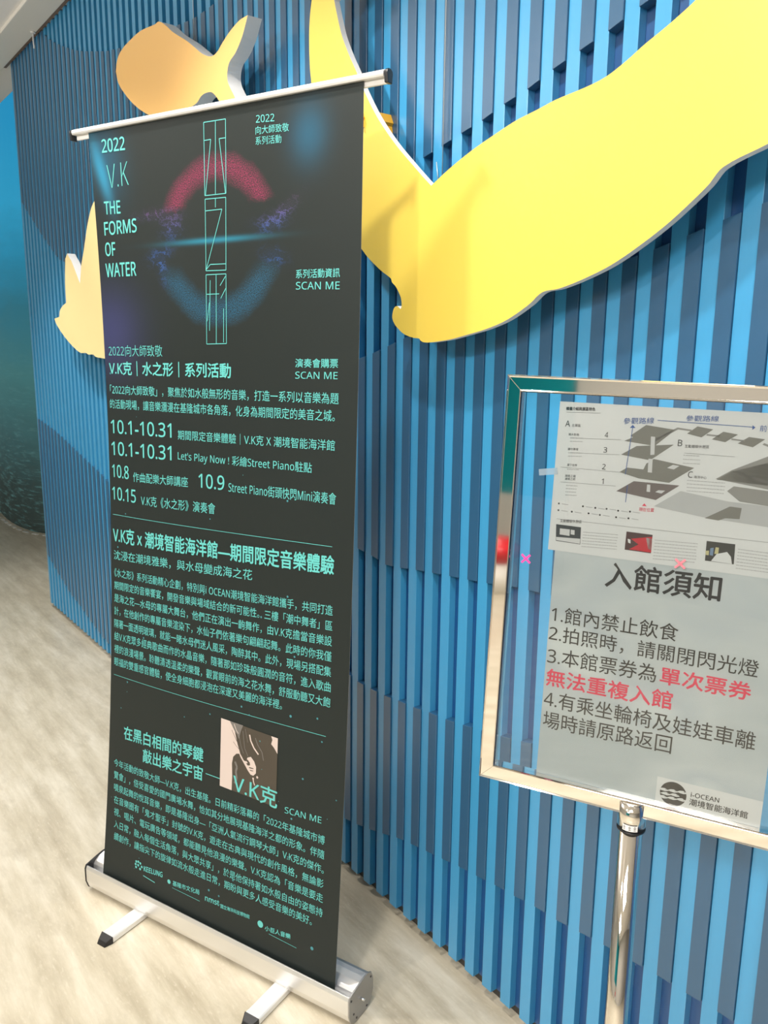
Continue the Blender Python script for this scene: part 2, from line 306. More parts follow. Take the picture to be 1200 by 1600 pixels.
# ---- measured layout (metres)
BN=[-0.44307,1.85239,-0.55221,2.04176,0.04372,0.01717,0.02956,0.00635]
TX=[
('title', '2022', -0.3555, 1.9916, -0.2748, 1.9897, 0.0297, 0.02),
('title', 'V.K', -0.344, 1.9096, -0.2691, 1.9108, 0.0532, -0.02),
('title', 'THE', -0.3631, 1.8515, -0.3044, 1.8498, 0.0294, 0.02),
('title', 'FORMS', -0.3688, 1.8024, -0.2498, 1.803, 0.0314, 0.02),
('title', 'OF', -0.3705, 1.7534, -0.3323, 1.7531, 0.0318, 0.02),
('title', 'WATER', -0.374, 1.7034, -0.2589, 1.7029, 0.0322, 0.02),
('series', '2022', 0.1295, 1.9991, 0.179, 1.9962, 0.015, 0),
('series', '向大師致敬', 0.1279, 1.9762, 0.2172, 1.9725, 0.0164, 0),
('series', '系列活動', 0.1276, 1.9553, 0.1974, 1.9521, 0.0165, 0),
('scan', '系列活動資訊', 0.2367, 1.6788, 0.3497, 1.6778, 0.0183, 0.008),
('scan', 'SCAN ME', 0.2369, 1.6562, 0.3496, 1.6536, 0.0157, 0),
('heading', '2022向大師致敬', -0.3812, 1.5082, -0.1748, 1.5103, 0.0274, -0.008),
('heading', 'V.K克｜水之形｜系列活動', -0.3823, 1.4607, 0.0509, 1.4644, 0.0357, 0.02),
('scan', '演奏會購票', 0.2369, 1.4934, 0.3491, 1.4949, 0.019, 0.008),
('scan', 'SCAN ME', 0.2373, 1.4698, 0.3486, 1.4716, 0.015, 0),
('heading', '「2022向大師致敬」，聚焦於如水般無形的音樂，打造一系列以音樂為題', -0.3833, 1.4116, 0.3526, 1.4191, 0.0246, 0),
('heading', '的活動現場，讓音樂瀰漫在基隆城市各角落，化身為期間限定的美音之城。', -0.3859, 1.3747, 0.3437, 1.3825, 0.0248, 0),
('schedule', '10.1-10.31', -0.3862, 1.3109, -0.1478, 1.3159, 0.0352, 0.012),
('schedule', '期間限定音樂體驗｜V.K克 X 潮境智能海洋館', -0.1251, 1.3123, 0.3454, 1.3202, 0.0249, 0),
('schedule', '10.1-10.31', -0.3866, 1.2537, -0.149, 1.2602, 0.0355, 0.012),
('schedule', "Let's Play Now ! 彩繪Street Piano駐點", -0.126, 1.2591, 0.2858, 1.2646, 0.0267, 0),
('schedule', '10.8', -0.3867, 1.1955, -0.316, 1.1961, 0.0341, 0.012),
('schedule', '作曲配樂大師講座', -0.2985, 1.1918, -0.0915, 1.1995, 0.025, 0),
('schedule', '10.9', -0.0547, 1.2028, 0.0297, 1.2048, 0.0341, 0.012),
('schedule', 'Street Piano街頭快閃Mini演奏會', 0.0433, 1.2012, 0.3522, 1.2056, 0.0257, 0),
('schedule', '10.15', -0.3891, 1.1353, -0.2887, 1.1373, 0.0345, 0.012),
('schedule', 'V.K克《水之形》演奏會', -0.268, 1.1337, 0.0008, 1.1438, 0.0267, 0),
('subtitle', 'V.K克 x 潮境智能海洋館—期間限定音樂體驗', -0.3887, 1.0197, 0.3511, 1.0512, 0.042, 0.02),
('subtitle', '沈浸在潮境雅樂，與水母變成海之花', -0.3868, 0.9722, 0.1196, 1.0009, 0.0264, 0),
('paragraph', '《水之形》系列活動精心企劃，特別與i OCEAN潮境智能海洋館攜手，共同打造', -0.3854, 0.9254, 0.3515, 0.9585, 0.0239, 0),
('paragraph', '期間限定的音樂饗宴，開發音樂與場域結合的新可能性。三樓「潮中舞者」區', -0.3857, 0.8903, 0.3517, 0.9236, 0.0239, 0),
('paragraph', '是海之花—水母的專屬大舞台，他們正在演出一齣舞作，由V.K克擔當音樂設', -0.3858, 0.8551, 0.3519, 0.8885, 0.024, 0),
('paragraph', '計，在他創作的專屬音樂渲染下，水仙子們依著樂句翩翩起舞。此時的你我僅', -0.3858, 0.8197, 0.3521, 0.8532, 0.0241, 0),
('paragraph', '隔著一面透明玻璃，就能一睹水母們迷人風采，陶醉其中。此外，現場另搭配集', -0.3856, 0.7843, 0.3523, 0.8177, 0.0242, 0),
('paragraph', '結V.K克眾多經典歌曲而作的水晶音樂，隨著那如珍珠般圓潤的音符，進入歌曲', -0.3852, 0.7488, 0.3526, 0.782, 0.0242, 0),
('paragraph', '裡的浪漫場景。聆聽清透溫柔的樂聲，觀賞眼前的海之花水舞，舒服動聽又大飽', -0.3847, 0.7132, 0.3529, 0.7462, 0.0243, 0),
('paragraph', '眼福的雙重感官體驗，使全身細胞都浸泡在深邃又美麗的海洋裡。', -0.384, 0.6775, 0.2167, 0.7075, 0.0243, 0),
('quote', '在黑白相間的琴鍵', -0.336, 0.4815, -0.0314, 0.5059, 0.0378, 0.018),
('quote', '敲出樂之宇宙', -0.2564, 0.4404, -0.0322, 0.456, 0.0374, 0.018),
('portrait_name', 'V.K克', 0.0729, 0.4614, 0.2116, 0.4591, 0.0481, 0.012),
('scan', 'SCAN ME', 0.2343, 0.4567, 0.341, 0.465, 0.0159, 0),
('closing_paragraph', '今年活動的致敬大師—V.K克，出生基隆。日前精彩落幕的「2022年基隆城市博', -0.3753, 0.3919, 0.3525, 0.4153, 0.0227, 0),
('closing_paragraph', '覽會」，倍受喜愛的國門廣場水舞，恰如其分地展現基隆海洋之都的形象。伴隨', -0.3735, 0.3571, 0.353, 0.3796, 0.0227, 0),
('closing_paragraph', '噴泉起舞的悅耳音樂，即是基隆出身—「亞洲人氣流行鋼琴大師」V.K克的傑作。', -0.3715, 0.3222, 0.3536, 0.3437, 0.0227, 0),
('closing_paragraph', '在音樂圈有「鬼才聖手」封號的V.K克，遊走在古典與現代的創作風格，無論影', -0.3694, 0.2873, 0.3543, 0.3077, 0.0227, 0),
('closing_paragraph', '視、唱片、電玩廣告等領域，都能聽見他浪漫的樂聲。V.K克認為「音樂是要走', -0.3672, 0.2525, 0.3549, 0.2716, 0.0228, 0),
('closing_paragraph', '入日常，融入每個生活角落，與大眾共享」，於是他保持著如水般自由的姿態持', -0.3649, 0.2176, 0.3556, 0.2353, 0.0228, 0),
('closing_paragraph', '續創作，讓指尖下的旋律如流水般走進日常，期盼與更多人感受音樂的美好。', -0.3625, 0.1827, 0.3264, 0.203, 0.0228, 0),
('sponsor', 'KEELUNG', -0.2385, 0.1356, -0.1673, 0.1433, 0.0144, 0.03),
('sponsor', '基隆市文化局', -0.1285, 0.1347, -0.0323, 0.1447, 0.0142, 0.01),
('sponsor', 'nmst', -0.0117, 0.1372, 0.0368, 0.1408, 0.0139, 0.02),
('sponsor', '國立海洋科技博物館', 0.042, 0.1376, 0.1375, 0.1453, 0.0112, 0.01),
('sponsor', '小巨人音樂', 0.1871, 0.1351, 0.266, 0.144, 0.0133, 0.02)]
LN=[[-0.3886,1.0951,0.345,1.113],[-0.3854,0.6518,0.3441,0.6767],[-0.0217,0.4792,0.0439,0.4805]]
GL=[[-0.0198,2.0185,0.0442,2.0176],[-0.0198,2.0185,-0.0216,1.8663],[-0.0216,1.8663,0.0418,1.8659],[0.0418,1.8659,0.0442,2.0176],[0.0149,2.018,0.0104,1.8651],[-0.0191,1.9813,-0.0001,1.9815],[-0.0001,1.9815,-0.0195,1.8661],[0.0432,1.9799,0.0248,1.9801],[0.0248,1.9801,0.0404,1.866],[-0.0211,1.8588,0.0409,1.8577],[-0.0211,1.8588,-0.0226,1.7045],[-0.0226,1.7045,0.0387,1.7036],[0.0387,1.7036,0.0409,1.8577],[0.0102,1.8582,0.0097,1.839],[-0.0205,1.8338,0.0292,1.834],[0.0292,1.834,-0.0218,1.707],[-0.0218,1.707,-0.0091,1.7178],[-0.0091,1.7178,0.0382,1.7173],[-0.0228,1.6957,0.0385,1.6955],[-0.0228,1.6957,-0.0239,1.5412],[-0.0239,1.5412,0.038,1.5427],[0.038,1.5427,0.0385,1.6955],[-0.0099,1.6834,-0.0144,1.5715],[-0.0132,1.6343,-0.0214,1.5926],[0.0085,1.6946,0.0066,1.5425],[-0.0216,1.6527,0.0171,1.6528],[0.037,1.6905,0.0203,1.6707],[0.0373,1.6641,0.022,1.6429],[0.0303,1.6206,0.0293,1.5453]]
POR=[['light_ground',[[0.0272,0.6384],[0.2041,0.6394],[0.2038,0.5989],[0.2032,0.5398],[0.0684,0.4627],[0.0291,0.4593]]],['dark_hair',[[0.0503,0.6395],[0.0832,0.6439],[0.1263,0.6419],[0.1613,0.6405],[0.1889,0.6367],[0.191,0.6261],[0.1887,0.6129],[0.1969,0.6026],[0.2038,0.5984],[0.2066,0.5408],[0.1934,0.5085],[0.0684,0.4627],[0.0691,0.4996],[0.0729,0.5182],[0.0671,0.5398],[0.0718,0.5557],[0.0853,0.5683],[0.0985,0.5547],[0.1152,0.5365],[0.1261,0.5311],[0.1367,0.5328],[0.1453,0.5397],[0.1458,0.5569],[0.1407,0.5726],[0.1281,0.5804],[0.1212,0.5727],[0.1253,0.5567],[0.1164,0.557],[0.1031,0.5819],[0.0883,0.5922],[0.0805,0.6102],[0.0654,0.6262]]]]
STX=[
('notice', '入館須知', 0.156, -0.2795, 0.302, -0.278, 0.0352, 0.02, 'k'),
('notice', '1.館內禁止飲食', 0.0864, -0.3417, 0.2563, -0.34, 0.0239, 0.002, 'k'),
('notice', '2.拍照時，請關閉閃光燈', 0.0852, -0.3701, 0.3575, -0.3701, 0.024, 0.002, 'k'),
('notice', '3.本館票券為', 0.0856, -0.4039, 0.2346, -0.4016, 0.0252, 0.002, 'k'),
('notice', '單次票券', 0.2398, -0.4013, 0.352, -0.4018, 0.0238, 0.02, 'r'),
('notice', '無法重複入館', 0.0868, -0.436, 0.2582, -0.435, 0.0254, 0.02, 'r'),
('notice', '4.有乘坐輪椅及娃娃車離', 0.0859, -0.4682, 0.3645, -0.4673, 0.0256, 0.002, 'k'),
('notice', '場時請原路返回', 0.087, -0.5002, 0.2639, -0.4971, 0.0258, 0.002, 'k'),
('logo', 'i-OCEAN', 0.2949, -0.5507, 0.3303, -0.5494, 0.0067, 0.02, 'k'),
('logo', '潮境智能海洋館', 0.2939, -0.563, 0.3664, -0.5622, 0.0099, 0.015, 'k'),
('map', '樓層介紹與展區特色', 0.0829, -0.0443, 0.1218, -0.0429, 0.0047, 0.02, 'k'),
('map', 'A', 0.0835, -0.0662, 0.09, -0.066, 0.0081, 0, 'k'),
('map', '4', 0.1375, -0.0772, 0.142, -0.0771, 0.0072, 0, 'k'),
('map', '3', 0.1376, -0.0973, 0.1423, -0.0972, 0.0072, 0, 'k'),
('map', '2', 0.1378, -0.1199, 0.1424, -0.1198, 0.0072, 0, 'k'),
('map', '1', 0.1389, -0.1399, 0.1416, -0.1396, 0.0073, 0, 'k'),
('map', 'B', 0.2307, -0.0812, 0.236, -0.0811, 0.0081, 0, 'k'),
('map', 'C', 0.2471, -0.1208, 0.2528, -0.1205, 0.0082, 0, 'k'),
('map', '主展區', 0.0926, -0.0658, 0.1042, -0.0655, 0.0038, 0, 'g'),
('map', '互動體驗休憩區', 0.2395, -0.0828, 0.2685, -0.0814, 0.0041, 0, 'g'),
('map', '海洋中心', 0.2545, -0.121, 0.2696, -0.1206, 0.0037, 0, 'g'),
('map', '潮水影像', 0.0889, -0.0782, 0.1034, -0.0777, 0.0034, 0, 'g'),
('map', '潮中舞者', 0.0896, -0.0982, 0.1041, -0.0975, 0.0035, 0, 'g'),
('map', '潮下世界', 0.0906, -0.1198, 0.1042, -0.1194, 0.0035, 0, 'g'),
('map', '潮境之巔', 0.0888, -0.135, 0.1036, -0.1343, 0.0035, 0, 'g'),
('map', '潮境之眼', 0.0891, -0.1392, 0.1035, -0.1385, 0.0035, 0, 'g'),
('map', '互動體驗休憩區', 0.0875, -0.1984, 0.1171, -0.1964, 0.0044, 0, 'g'),
('hand', '參觀路線', 0.1601, -0.0579, 0.1985, -0.0548, 0.0083, 0, 'b'),
('hand', '參觀路線', 0.2374, -0.049, 0.2763, -0.0471, 0.0076, 0, 'b'),
('hand', '前往', 0.3244, -0.0556, 0.3416, -0.0561, 0.0078, 0, 'b'),
('hand', '現在位置', 0.1909, -0.171, 0.2098, -0.1701, 0.0051, 0, 'r')]
SPX=[
('upper','paper',[[0.0741,-0.0327],[0.3308,-0.0331],[0.3547,-0.238],[0.0734,-0.2386]]),
('lower','paper',[[0.0786,-0.247],[0.3546,-0.2372],[0.3825,-0.618],[0.0913,-0.5381]]),
('plan','p4',[[0.1892,-0.0571],[0.2256,-0.0608],[0.2026,-0.0835],[0.1634,-0.0798],[0.1739,-0.0744],[0.1707,-0.0722]]),
('plan','p4',[[0.1798,-0.0853],[0.2259,-0.0799],[0.1984,-0.1026],[0.1609,-0.0982]]),
('plan','p4',[[0.1611,-0.1216],[0.1703,-0.1147],[0.1912,-0.1153],[0.1941,-0.1075],[0.203,-0.1004],[0.2536,-0.1076],[0.225,-0.1297],[0.1863,-0.1276]]),
('plan','p1',[[0.1592,-0.1474],[0.1806,-0.1319],[0.2382,-0.132],[0.2107,-0.154]]),
('plan','p4',[[0.2406,-0.0646],[0.2522,-0.0545],[0.2711,-0.0571],[0.2582,-0.0681]]),
('plan','p4',[[0.2708,-0.0696],[0.2832,-0.0591],[0.3005,-0.0614],[0.2868,-0.072]]),
('plan','p4',[[0.3013,-0.0725],[0.3134,-0.0635],[0.3319,-0.065],[0.3191,-0.0759]]),
('plan','p5',[[0.2005,-0.0749],[0.2283,-0.0576],[0.2458,-0.0593],[0.2449,-0.0613],[0.2292,-0.06],[0.2032,-0.0777]]),
('plan','p5',[[0.2645,-0.0633],[0.2804,-0.0641],[0.2801,-0.066],[0.2636,-0.0653]]),
('plan','p5',[[0.294,-0.0667],[0.3095,-0.0679],[0.3086,-0.0698],[0.2931,-0.0686]]),
('plan','p5',[[0.3314,-0.0697],[0.3425,-0.0735],[0.3417,-0.076],[0.3295,-0.0718]]),
('plan','p5',[[0.2806,-0.1192],[0.2983,-0.1064],[0.3456,-0.0815],[0.3497,-0.1178],[0.3487,-0.1274]]),
('plan','p6',[[0.2091,-0.1625],[0.2401,-0.139],[0.2982,-0.1464],[0.351,-0.1478],[0.354,-0.1739],[0.2735,-0.1702]]),
('plan','p4',[[0.2728,-0.1708],[0.3011,-0.1525],[0.3149,-0.1531],[0.3139,-0.1674],[0.2971,-0.1681],[0.2896,-0.172]]),
('plan','p4',[[0.2818,-0.12],[0.2985,-0.108],[0.3446,-0.0914],[0.348,-0.1219],[0.3373,-0.1218]]),
('plan','p5',[[0.2956,-0.1333],[0.3027,-0.1265],[0.3488,-0.1289],[0.351,-0.1478],[0.3114,-0.145]]),
('plan','w',[[0.1966,-0.0715],[0.2019,-0.0716],[0.2032,-0.0947],[0.1982,-0.0956]]),
('plan','w',[[0.1963,-0.1007],[0.2016,-0.1005],[0.2024,-0.1185],[0.1971,-0.1185]]),
('plan','w',[[0.1979,-0.1345],[0.202,-0.1346],[0.2025,-0.1442],[0.1981,-0.1441]]),
('plan','w',[[0.2091,-0.1435],[0.2129,-0.1406],[0.2213,-0.1405],[0.2169,-0.1447]]),
('plan','w',[[0.2207,-0.1106],[0.2273,-0.106],[0.2356,-0.1067],[0.2291,-0.1118]]),
('ph1','ph1',[[0.0824,-0.2017],[0.1168,-0.202],[0.1178,-0.2259],[0.0838,-0.225]]),
('ph2','ph2',[[0.1776,-0.2002],[0.2113,-0.2006],[0.2114,-0.2256],[0.1774,-0.2251]]),
('ph3','ph3',[[0.2784,-0.2],[0.3125,-0.2],[0.3135,-0.226],[0.2789,-0.2259]]),
('pc','w',[[0.0882,-0.2069],[0.102,-0.2068],[0.1022,-0.2159],[0.0884,-0.2155]]),
('pc','w',[[0.1033,-0.2069],[0.1086,-0.207],[0.1089,-0.2137],[0.1036,-0.2135]]),
('pc','w',[[0.0839,-0.2196],[0.1171,-0.218],[0.1172,-0.2252],[0.0842,-0.2241]]),
('pc','red',[[0.1842,-0.2093],[0.2111,-0.2032],[0.2117,-0.2245],[0.1831,-0.2238],[0.1947,-0.2157]]),
('pc','paper',[[0.2035,-0.2055],[0.2114,-0.2057],[0.2112,-0.2213],[0.2074,-0.2205]]),
('pc','paper',[[0.18,-0.2098],[0.1838,-0.2106],[0.1843,-0.2158],[0.181,-0.2149]]),
('pc','paper',[[0.292,-0.2153],[0.304,-0.2111],[0.3091,-0.2166],[0.3113,-0.2258],[0.2862,-0.2254]]),
('pc','yel',[[0.2899,-0.2068],[0.2938,-0.2068],[0.2938,-0.215],[0.2893,-0.2156]]),
('pc','blu',[[0.2837,-0.2089],[0.2877,-0.2076],[0.2877,-0.2184],[0.2838,-0.2177]]),
('pc','yel',[[0.2784,-0.2129],[0.2825,-0.2123],[0.2827,-0.2183],[0.279,-0.2183]]),
('arrow','b',[[0.3157,-0.0487],[0.3194,-0.0513],[0.3161,-0.0546]]),
('arrow','b',[[0.1688,-0.0623],[0.1723,-0.058],[0.1761,-0.0618]]),
('arrow','r',[[0.1941,-0.1634],[0.197,-0.16],[0.2,-0.1635]])]
SLX=[
('k',[0.0837,-0.0468,0.1291,-0.0453],0.0003),
('g',[0.0926,-0.0813,0.1591,-0.0786],0.0003),
('g',[0.093,-0.1013,0.1589,-0.0986],0.0003),
('g',[0.0816,-0.1219,0.1623,-0.1218],0.0003),
('g',[0.0833,-0.1424,0.1578,-0.1407],0.0003),
('g',[0.2397,-0.0896,0.2998,-0.0894],0.0003),
('g',[0.0823,-0.1941,0.3496,-0.1927],0.0003),
('b',[0.2028,-0.05,0.3164,-0.051],0.0008),
('b',[0.1726,-0.0608,0.1688,-0.1242],0.0008),
('b',[0.173,-0.1379,0.1727,-0.161],0.0008),
('t',[0.1205,-0.2082,0.1677,-0.2062],0.0008),
('t',[0.1203,-0.2122,0.1675,-0.2101],0.0008),
('t',[0.1201,-0.2162,0.1674,-0.2141],0.0008),
('t',[0.12,-0.2203,0.1672,-0.218],0.0008),
('t',[0.1198,-0.2243,0.1671,-0.222],0.0008),
('t',[0.1196,-0.2284,0.167,-0.226],0.0008),
('t',[0.2147,-0.2071,0.2679,-0.2052],0.0008),
('t',[0.2147,-0.2113,0.2679,-0.2093],0.0008),
('t',[0.2147,-0.2155,0.268,-0.2134],0.0008),
('t',[0.2147,-0.2197,0.268,-0.2176],0.0008),
('t',[0.2147,-0.224,0.268,-0.2217],0.0008),
('t',[0.2147,-0.2282,0.2681,-0.2258],0.0008),
('t',[0.2147,-0.2324,0.2681,-0.23],0.0008),
('t',[0.3163,-0.2057,0.3576,-0.2062],0.0008),
('t',[0.3163,-0.2098,0.3577,-0.2102],0.0008),
('t',[0.3163,-0.214,0.3577,-0.2143],0.0008),
('t',[0.3163,-0.2181,0.3577,-0.2184],0.0008),
('t',[0.3163,-0.2223,0.3578,-0.2224],0.0008),
('t',[0.3163,-0.2264,0.3578,-0.2265],0.0008),
('t',[0.3163,-0.2306,0.3578,-0.2306],0.0008),
('t',[0.2467,-0.1243,0.2923,-0.1235],0.0008),
('t',[0.247,-0.1288,0.2926,-0.1279],0.0008),
('t',[0.2472,-0.1333,0.2928,-0.1323],0.0008),
('t',[0.2474,-0.1379,0.2931,-0.1368],0.0008),
('t',[0.0913,-0.0812,0.1088,-0.0804],0.0008),
('t',[0.0917,-0.0858,0.1092,-0.085],0.0008),
('t',[0.0904,-0.1015,0.109,-0.1005],0.0008),
('t',[0.0908,-0.1062,0.1094,-0.1051],0.0008),
('t',[0.091,-0.124,0.1079,-0.1235],0.0008),
('t',[0.2388,-0.0924,0.2595,-0.0919],0.0008),
('t',[0.239,-0.0976,0.2597,-0.097],0.0008),
('t',[0.2392,-0.1027,0.2599,-0.1021],0.0008),
('t',[0.0916,-0.1465,0.1072,-0.1457],0.0008),
('t',[0.0915,-0.1509,0.1072,-0.1501],0.0008),
('t',[0.0914,-0.1553,0.1071,-0.1545],0.0008),
('t',[0.0914,-0.1597,0.1071,-0.1589],0.0008)]
ICN=[[0.0837,-0.1725],[0.1169,-0.1728],[0.1337,-0.1731],[0.1487,-0.1727],[0.1641,-0.1735],[0.1795,-0.173],[0.0839,-0.1819],[0.1025,-0.1819],[0.1254,-0.1816],[0.1406,-0.182],[0.1622,-0.1826],[0.1784,-0.1822]]
MISC={'x1':[0.0445,-0.2555],'x2':[0.2496,-0.2335],'logo':[0.2725,-0.5519],'logor':[0.2885,-0.5504],'logob':[0.2747,-0.5682],'stk':[0.2502,-0.533],'tape':[0.0619,-0.1304],'tl':[-0.0,0.0],'bl':[-0.0,-0.594],'itl':[0.0236,-0.0224],'ibl':[0.0291,-0.569],'postl':[0.206,-0.587],'postr':[0.2385,-0.5853],'r1':[0.3278,-0.0],'r2':[0.3951,-0.594]}
WC={'A':[[-1.489,1.9491],[-1.4243,1.9637],[-1.3639,1.9775],[-1.3013,1.9907],[-1.2418,2.0082],[-1.1789,2.0218],[-1.1182,2.0417],[-1.0555,2.058],[-0.9934,2.0736],[-0.9328,2.0936]],'B':[[-4.2479,2.9314],[-4.2018,2.9058],[-4.11,2.8632],[-3.9756,2.8129],[-3.8474,2.7675],[-3.7241,2.7313],[-3.5682,2.6918],[-3.4579,2.6639],[-3.2837,2.6331],[-2.6571,2.5545],[-2.5398,2.5521],[-2.4729,2.5555]],'C':[[-4.7757,2.2223],[-4.53,2.0791],[-4.3584,1.987],[-4.2606,1.9402]],'D':[[-4.853,1.1189],[-4.5592,1.0829],[-4.2858,1.0312],[-4.0279,0.9788],[-3.8443,0.9455],[-3.6998,0.9077]],'E':[[-4.8023,0.307],[-4.6732,0.2602],[-4.5581,0.2277],[-4.4366,0.1918],[-4.3267,0.1769],[-4.2019,0.1501],[-4.0824,0.1243],[-3.9484,0.0986],[-3.8922,0.092]],'F':[[-1.7284,1.5094],[-1.6752,1.5221],[-1.6148,1.5394],[-1.55,1.5586],[-0.8742,1.7042],[-0.8106,1.7212],[-0.7456,1.7401],[-0.6846,1.756]],'G':[[-1.7283,1.0089],[-1.6649,1.003],[-1.608,0.9915],[-1.5471,0.9976],[-1.4842,1.0068],[-1.4274,1.0128],[-1.3672,1.019],[-1.3063,1.0249],[-1.2446,1.0317],[-1.1543,1.0443],[-1.1055,1.0474]],'H':[[-1.7681,0.6373],[-1.7308,0.6303],[-1.6707,0.6319],[-1.6103,0.6344],[-1.5472,0.6423],[-1.4879,0.6469],[-1.427,0.6563],[-1.365,0.6618],[-1.3049,0.6715],[-1.181,0.6938],[-1.1234,0.7062]],'I':[[-1.7932,0.1816],[-1.7329,0.1938],[-1.669,0.2106],[-1.6051,0.2301],[-1.5456,0.2499],[-1.4845,0.2636],[-1.4249,0.2756],[-1.364,0.2874],[-1.302,0.3009],[-1.2414,0.3102],[-1.1798,0.3218],[-1.1171,0.3302],[-1.0561,0.3408],[-0.9932,0.3459],[-0.8718,0.3666],[-0.8014,0.375],[-0.7515,0.3819],[-0.6918,0.3867],[-0.6314,0.3937]]}
shapes={'yellow':[[-1.6238,2.3371],[-1.7199,2.3147],[-1.7069,2.2778],[-1.6887,2.233],[-1.6604,2.1859],[-1.6325,2.146],[-1.6026,2.0996],[-1.561,2.0449],[-1.5253,2.0054],[-1.479,1.9609],[-1.4343,1.9229],[-1.391,1.8872],[-1.3621,1.8644],[-1.3033,1.8899],[-1.24,1.9125],[-1.1812,1.9292],[-1.1279,1.9427],[-1.0758,1.9508],[-1.0351,1.9578],[-0.964,1.9641],[-0.9282,1.9704],[-0.8914,1.9841],[-0.8618,1.9981],[-0.8286,2.0115],[-0.8057,2.0214],[-0.7752,2.0364],[-0.7393,2.0585],[-0.6946,2.0836],[-0.5579,2.0157],[-0.5401,1.8645],[-0.5934,1.8371],[-0.6439,1.8186],[-0.7085,1.7985],[-0.73,1.7771],[-0.7586,1.7548],[-0.7948,1.7294],[-0.8401,1.7031],[-0.896,1.6756],[-0.9574,1.655],[-1.0066,1.643],[-1.0453,1.6384],[-1.0757,1.6184],[-1.1315,1.5914],[-1.1857,1.5754],[-1.2403,1.5646],[-1.2882,1.5559],[-1.3222,1.552],[-1.3559,1.5493],[-1.3772,1.5496],[-1.3881,1.5537],[-1.3918,1.5573],[-1.41,1.5587],[-1.4408,1.5656],[-1.4593,1.5745],[-1.4788,1.5886],[-1.4878,1.6027],[-1.4857,1.6165],[-1.4796,1.6256],[-1.4697,1.6281],[-1.458,1.6209],[-1.4548,1.6276],[-1.457,1.6431],[-1.4657,1.6571],[-1.4775,1.6702],[-1.4904,1.6798],[-1.4953,1.6883],[-1.5283,1.7054],[-1.5569,1.7227],[-1.5869,1.7431],[-1.6099,1.762],[-1.6729,1.8078],[-1.7328,1.8871],[-1.7771,1.9954],[-1.8048,2.0871],[-1.821,2.1709],[-1.8263,2.2062],[-1.8283,2.2632],[-1.8248,2.3041],[-1.8156,2.3429],[-1.8008,2.3929],[-1.7783,2.4258]],'orange':[[-2.6704,2.5281],[-2.7017,2.5286],[-2.8203,2.5422],[-2.9136,2.54],[-3.0007,2.5307],[-3.0485,2.5101],[-3.0667,2.4774],[-3.0474,2.4357],[-2.9853,2.3848],[-2.9068,2.3356],[-2.8189,2.2936],[-2.718,2.2579],[-2.5656,2.2388],[-2.4474,2.2363],[-2.4111,2.2393],[-2.3882,2.2483],[-2.3661,2.2522],[-2.332,2.2498],[-2.3074,2.2428],[-2.276,2.2209],[-2.2303,2.1814],[-2.1556,2.137],[-2.1323,2.1517],[-2.178,2.2096],[-2.1924,2.2257],[-2.2103,2.2492],[-2.2128,2.2725],[-2.1997,2.2951],[-2.1608,2.3109],[-2.1224,2.3385],[-2.0994,2.3661],[-2.0879,2.3817],[-2.1346,2.382],[-2.1874,2.3715],[-2.2349,2.3554],[-2.2677,2.3411],[-2.2964,2.3369],[-2.3251,2.3424],[-2.3662,2.3593],[-2.4161,2.389],[-2.4675,2.4194],[-2.5664,2.4702],[-2.622,2.5049]],'pale':[[-3.4147,2.0855],[-3.4596,2.0571],[-3.5106,2.0028],[-3.5731,1.9144],[-3.6148,1.8599],[-3.6467,1.7889],[-3.6874,1.8307],[-3.7424,1.8846],[-3.7745,1.9056],[-3.7984,1.9235],[-3.8309,1.9045],[-3.8506,1.8352],[-3.8585,1.7835],[-3.8601,1.7172],[-3.9258,1.7026],[-3.9651,1.6839],[-3.9791,1.6586],[-4.0599,1.6516],[-4.039,1.6309],[-3.9716,1.5925],[-3.8549,1.5437],[-3.7409,1.508],[-3.6886,1.499],[-3.6233,1.4998],[-3.5935,1.4934],[-3.5292,1.4943],[-3.4994,1.4855],[-3.4024,1.4806],[-3.1223,1.471],[-2.7968,1.5569],[-2.7491,1.7273],[-2.845,1.8816],[-3.0085,2.0275],[-3.1964,2.1073],[-3.3183,2.1123]],'clip':[[-1.6286,2.065],[-1.6064,2.0612],[-1.5964,2.0409],[-1.6012,2.0351],[-1.5985,2.021],[-1.6182,2.0315]],'cables':[[-1.412,2.2393],[-1.4128,1.8959],[-2.627,2.5972],[-2.6284,2.473],[-1.4187,1.9136],[-1.4118,1.8958]]}
POUF = (-3.89, -3.30)
# ---------------------------------------------------------------- the room
def struct(name, me, mats, mw=None, parent=None): return link(name, me, parent, mats, kind='structure' if parent is None else None, mw=mw)
ZC = 2.975
struct('floor', box(-9, 5, -5, 13, -0.10, 0), ['floor'])
# ceiling: ends just behind the slatted wall's line, a higher dark room lies beyond
me = me_from([wp(s, n, z) for z in (ZC, ZC + 0.25) for s, n in ((-9.5, -9), (-9.5, 0.13), (5, 0.13), (5, -9))], [(0, 1, 2, 3), (7, 6, 5, 4), (0, 4, 5, 1), (1, 5, 6, 2), (2, 6, 7, 3), (3, 7, 4, 0)])
struct('ceiling', me, ['white'])
struct('trim_1', box(-9.4, 3, -0.150, -0.020, ZC - 0.014, ZC + 0.02, 0.003), ['trim'], WM)
struct('trim_2', box(-4.99, 3, -0.020, 0.0, ZC - 0.006, ZC + 0.01, 0.001), ['brown'], WM)
struct('wall_back', box(-5.5, 5, -4.6, -4.5, 0, ZC), ['wallpaint'])
struct('wall_left', box(-5.5, -5.4, -4.5, 4.2, 0, ZC), ['wallpaint'])
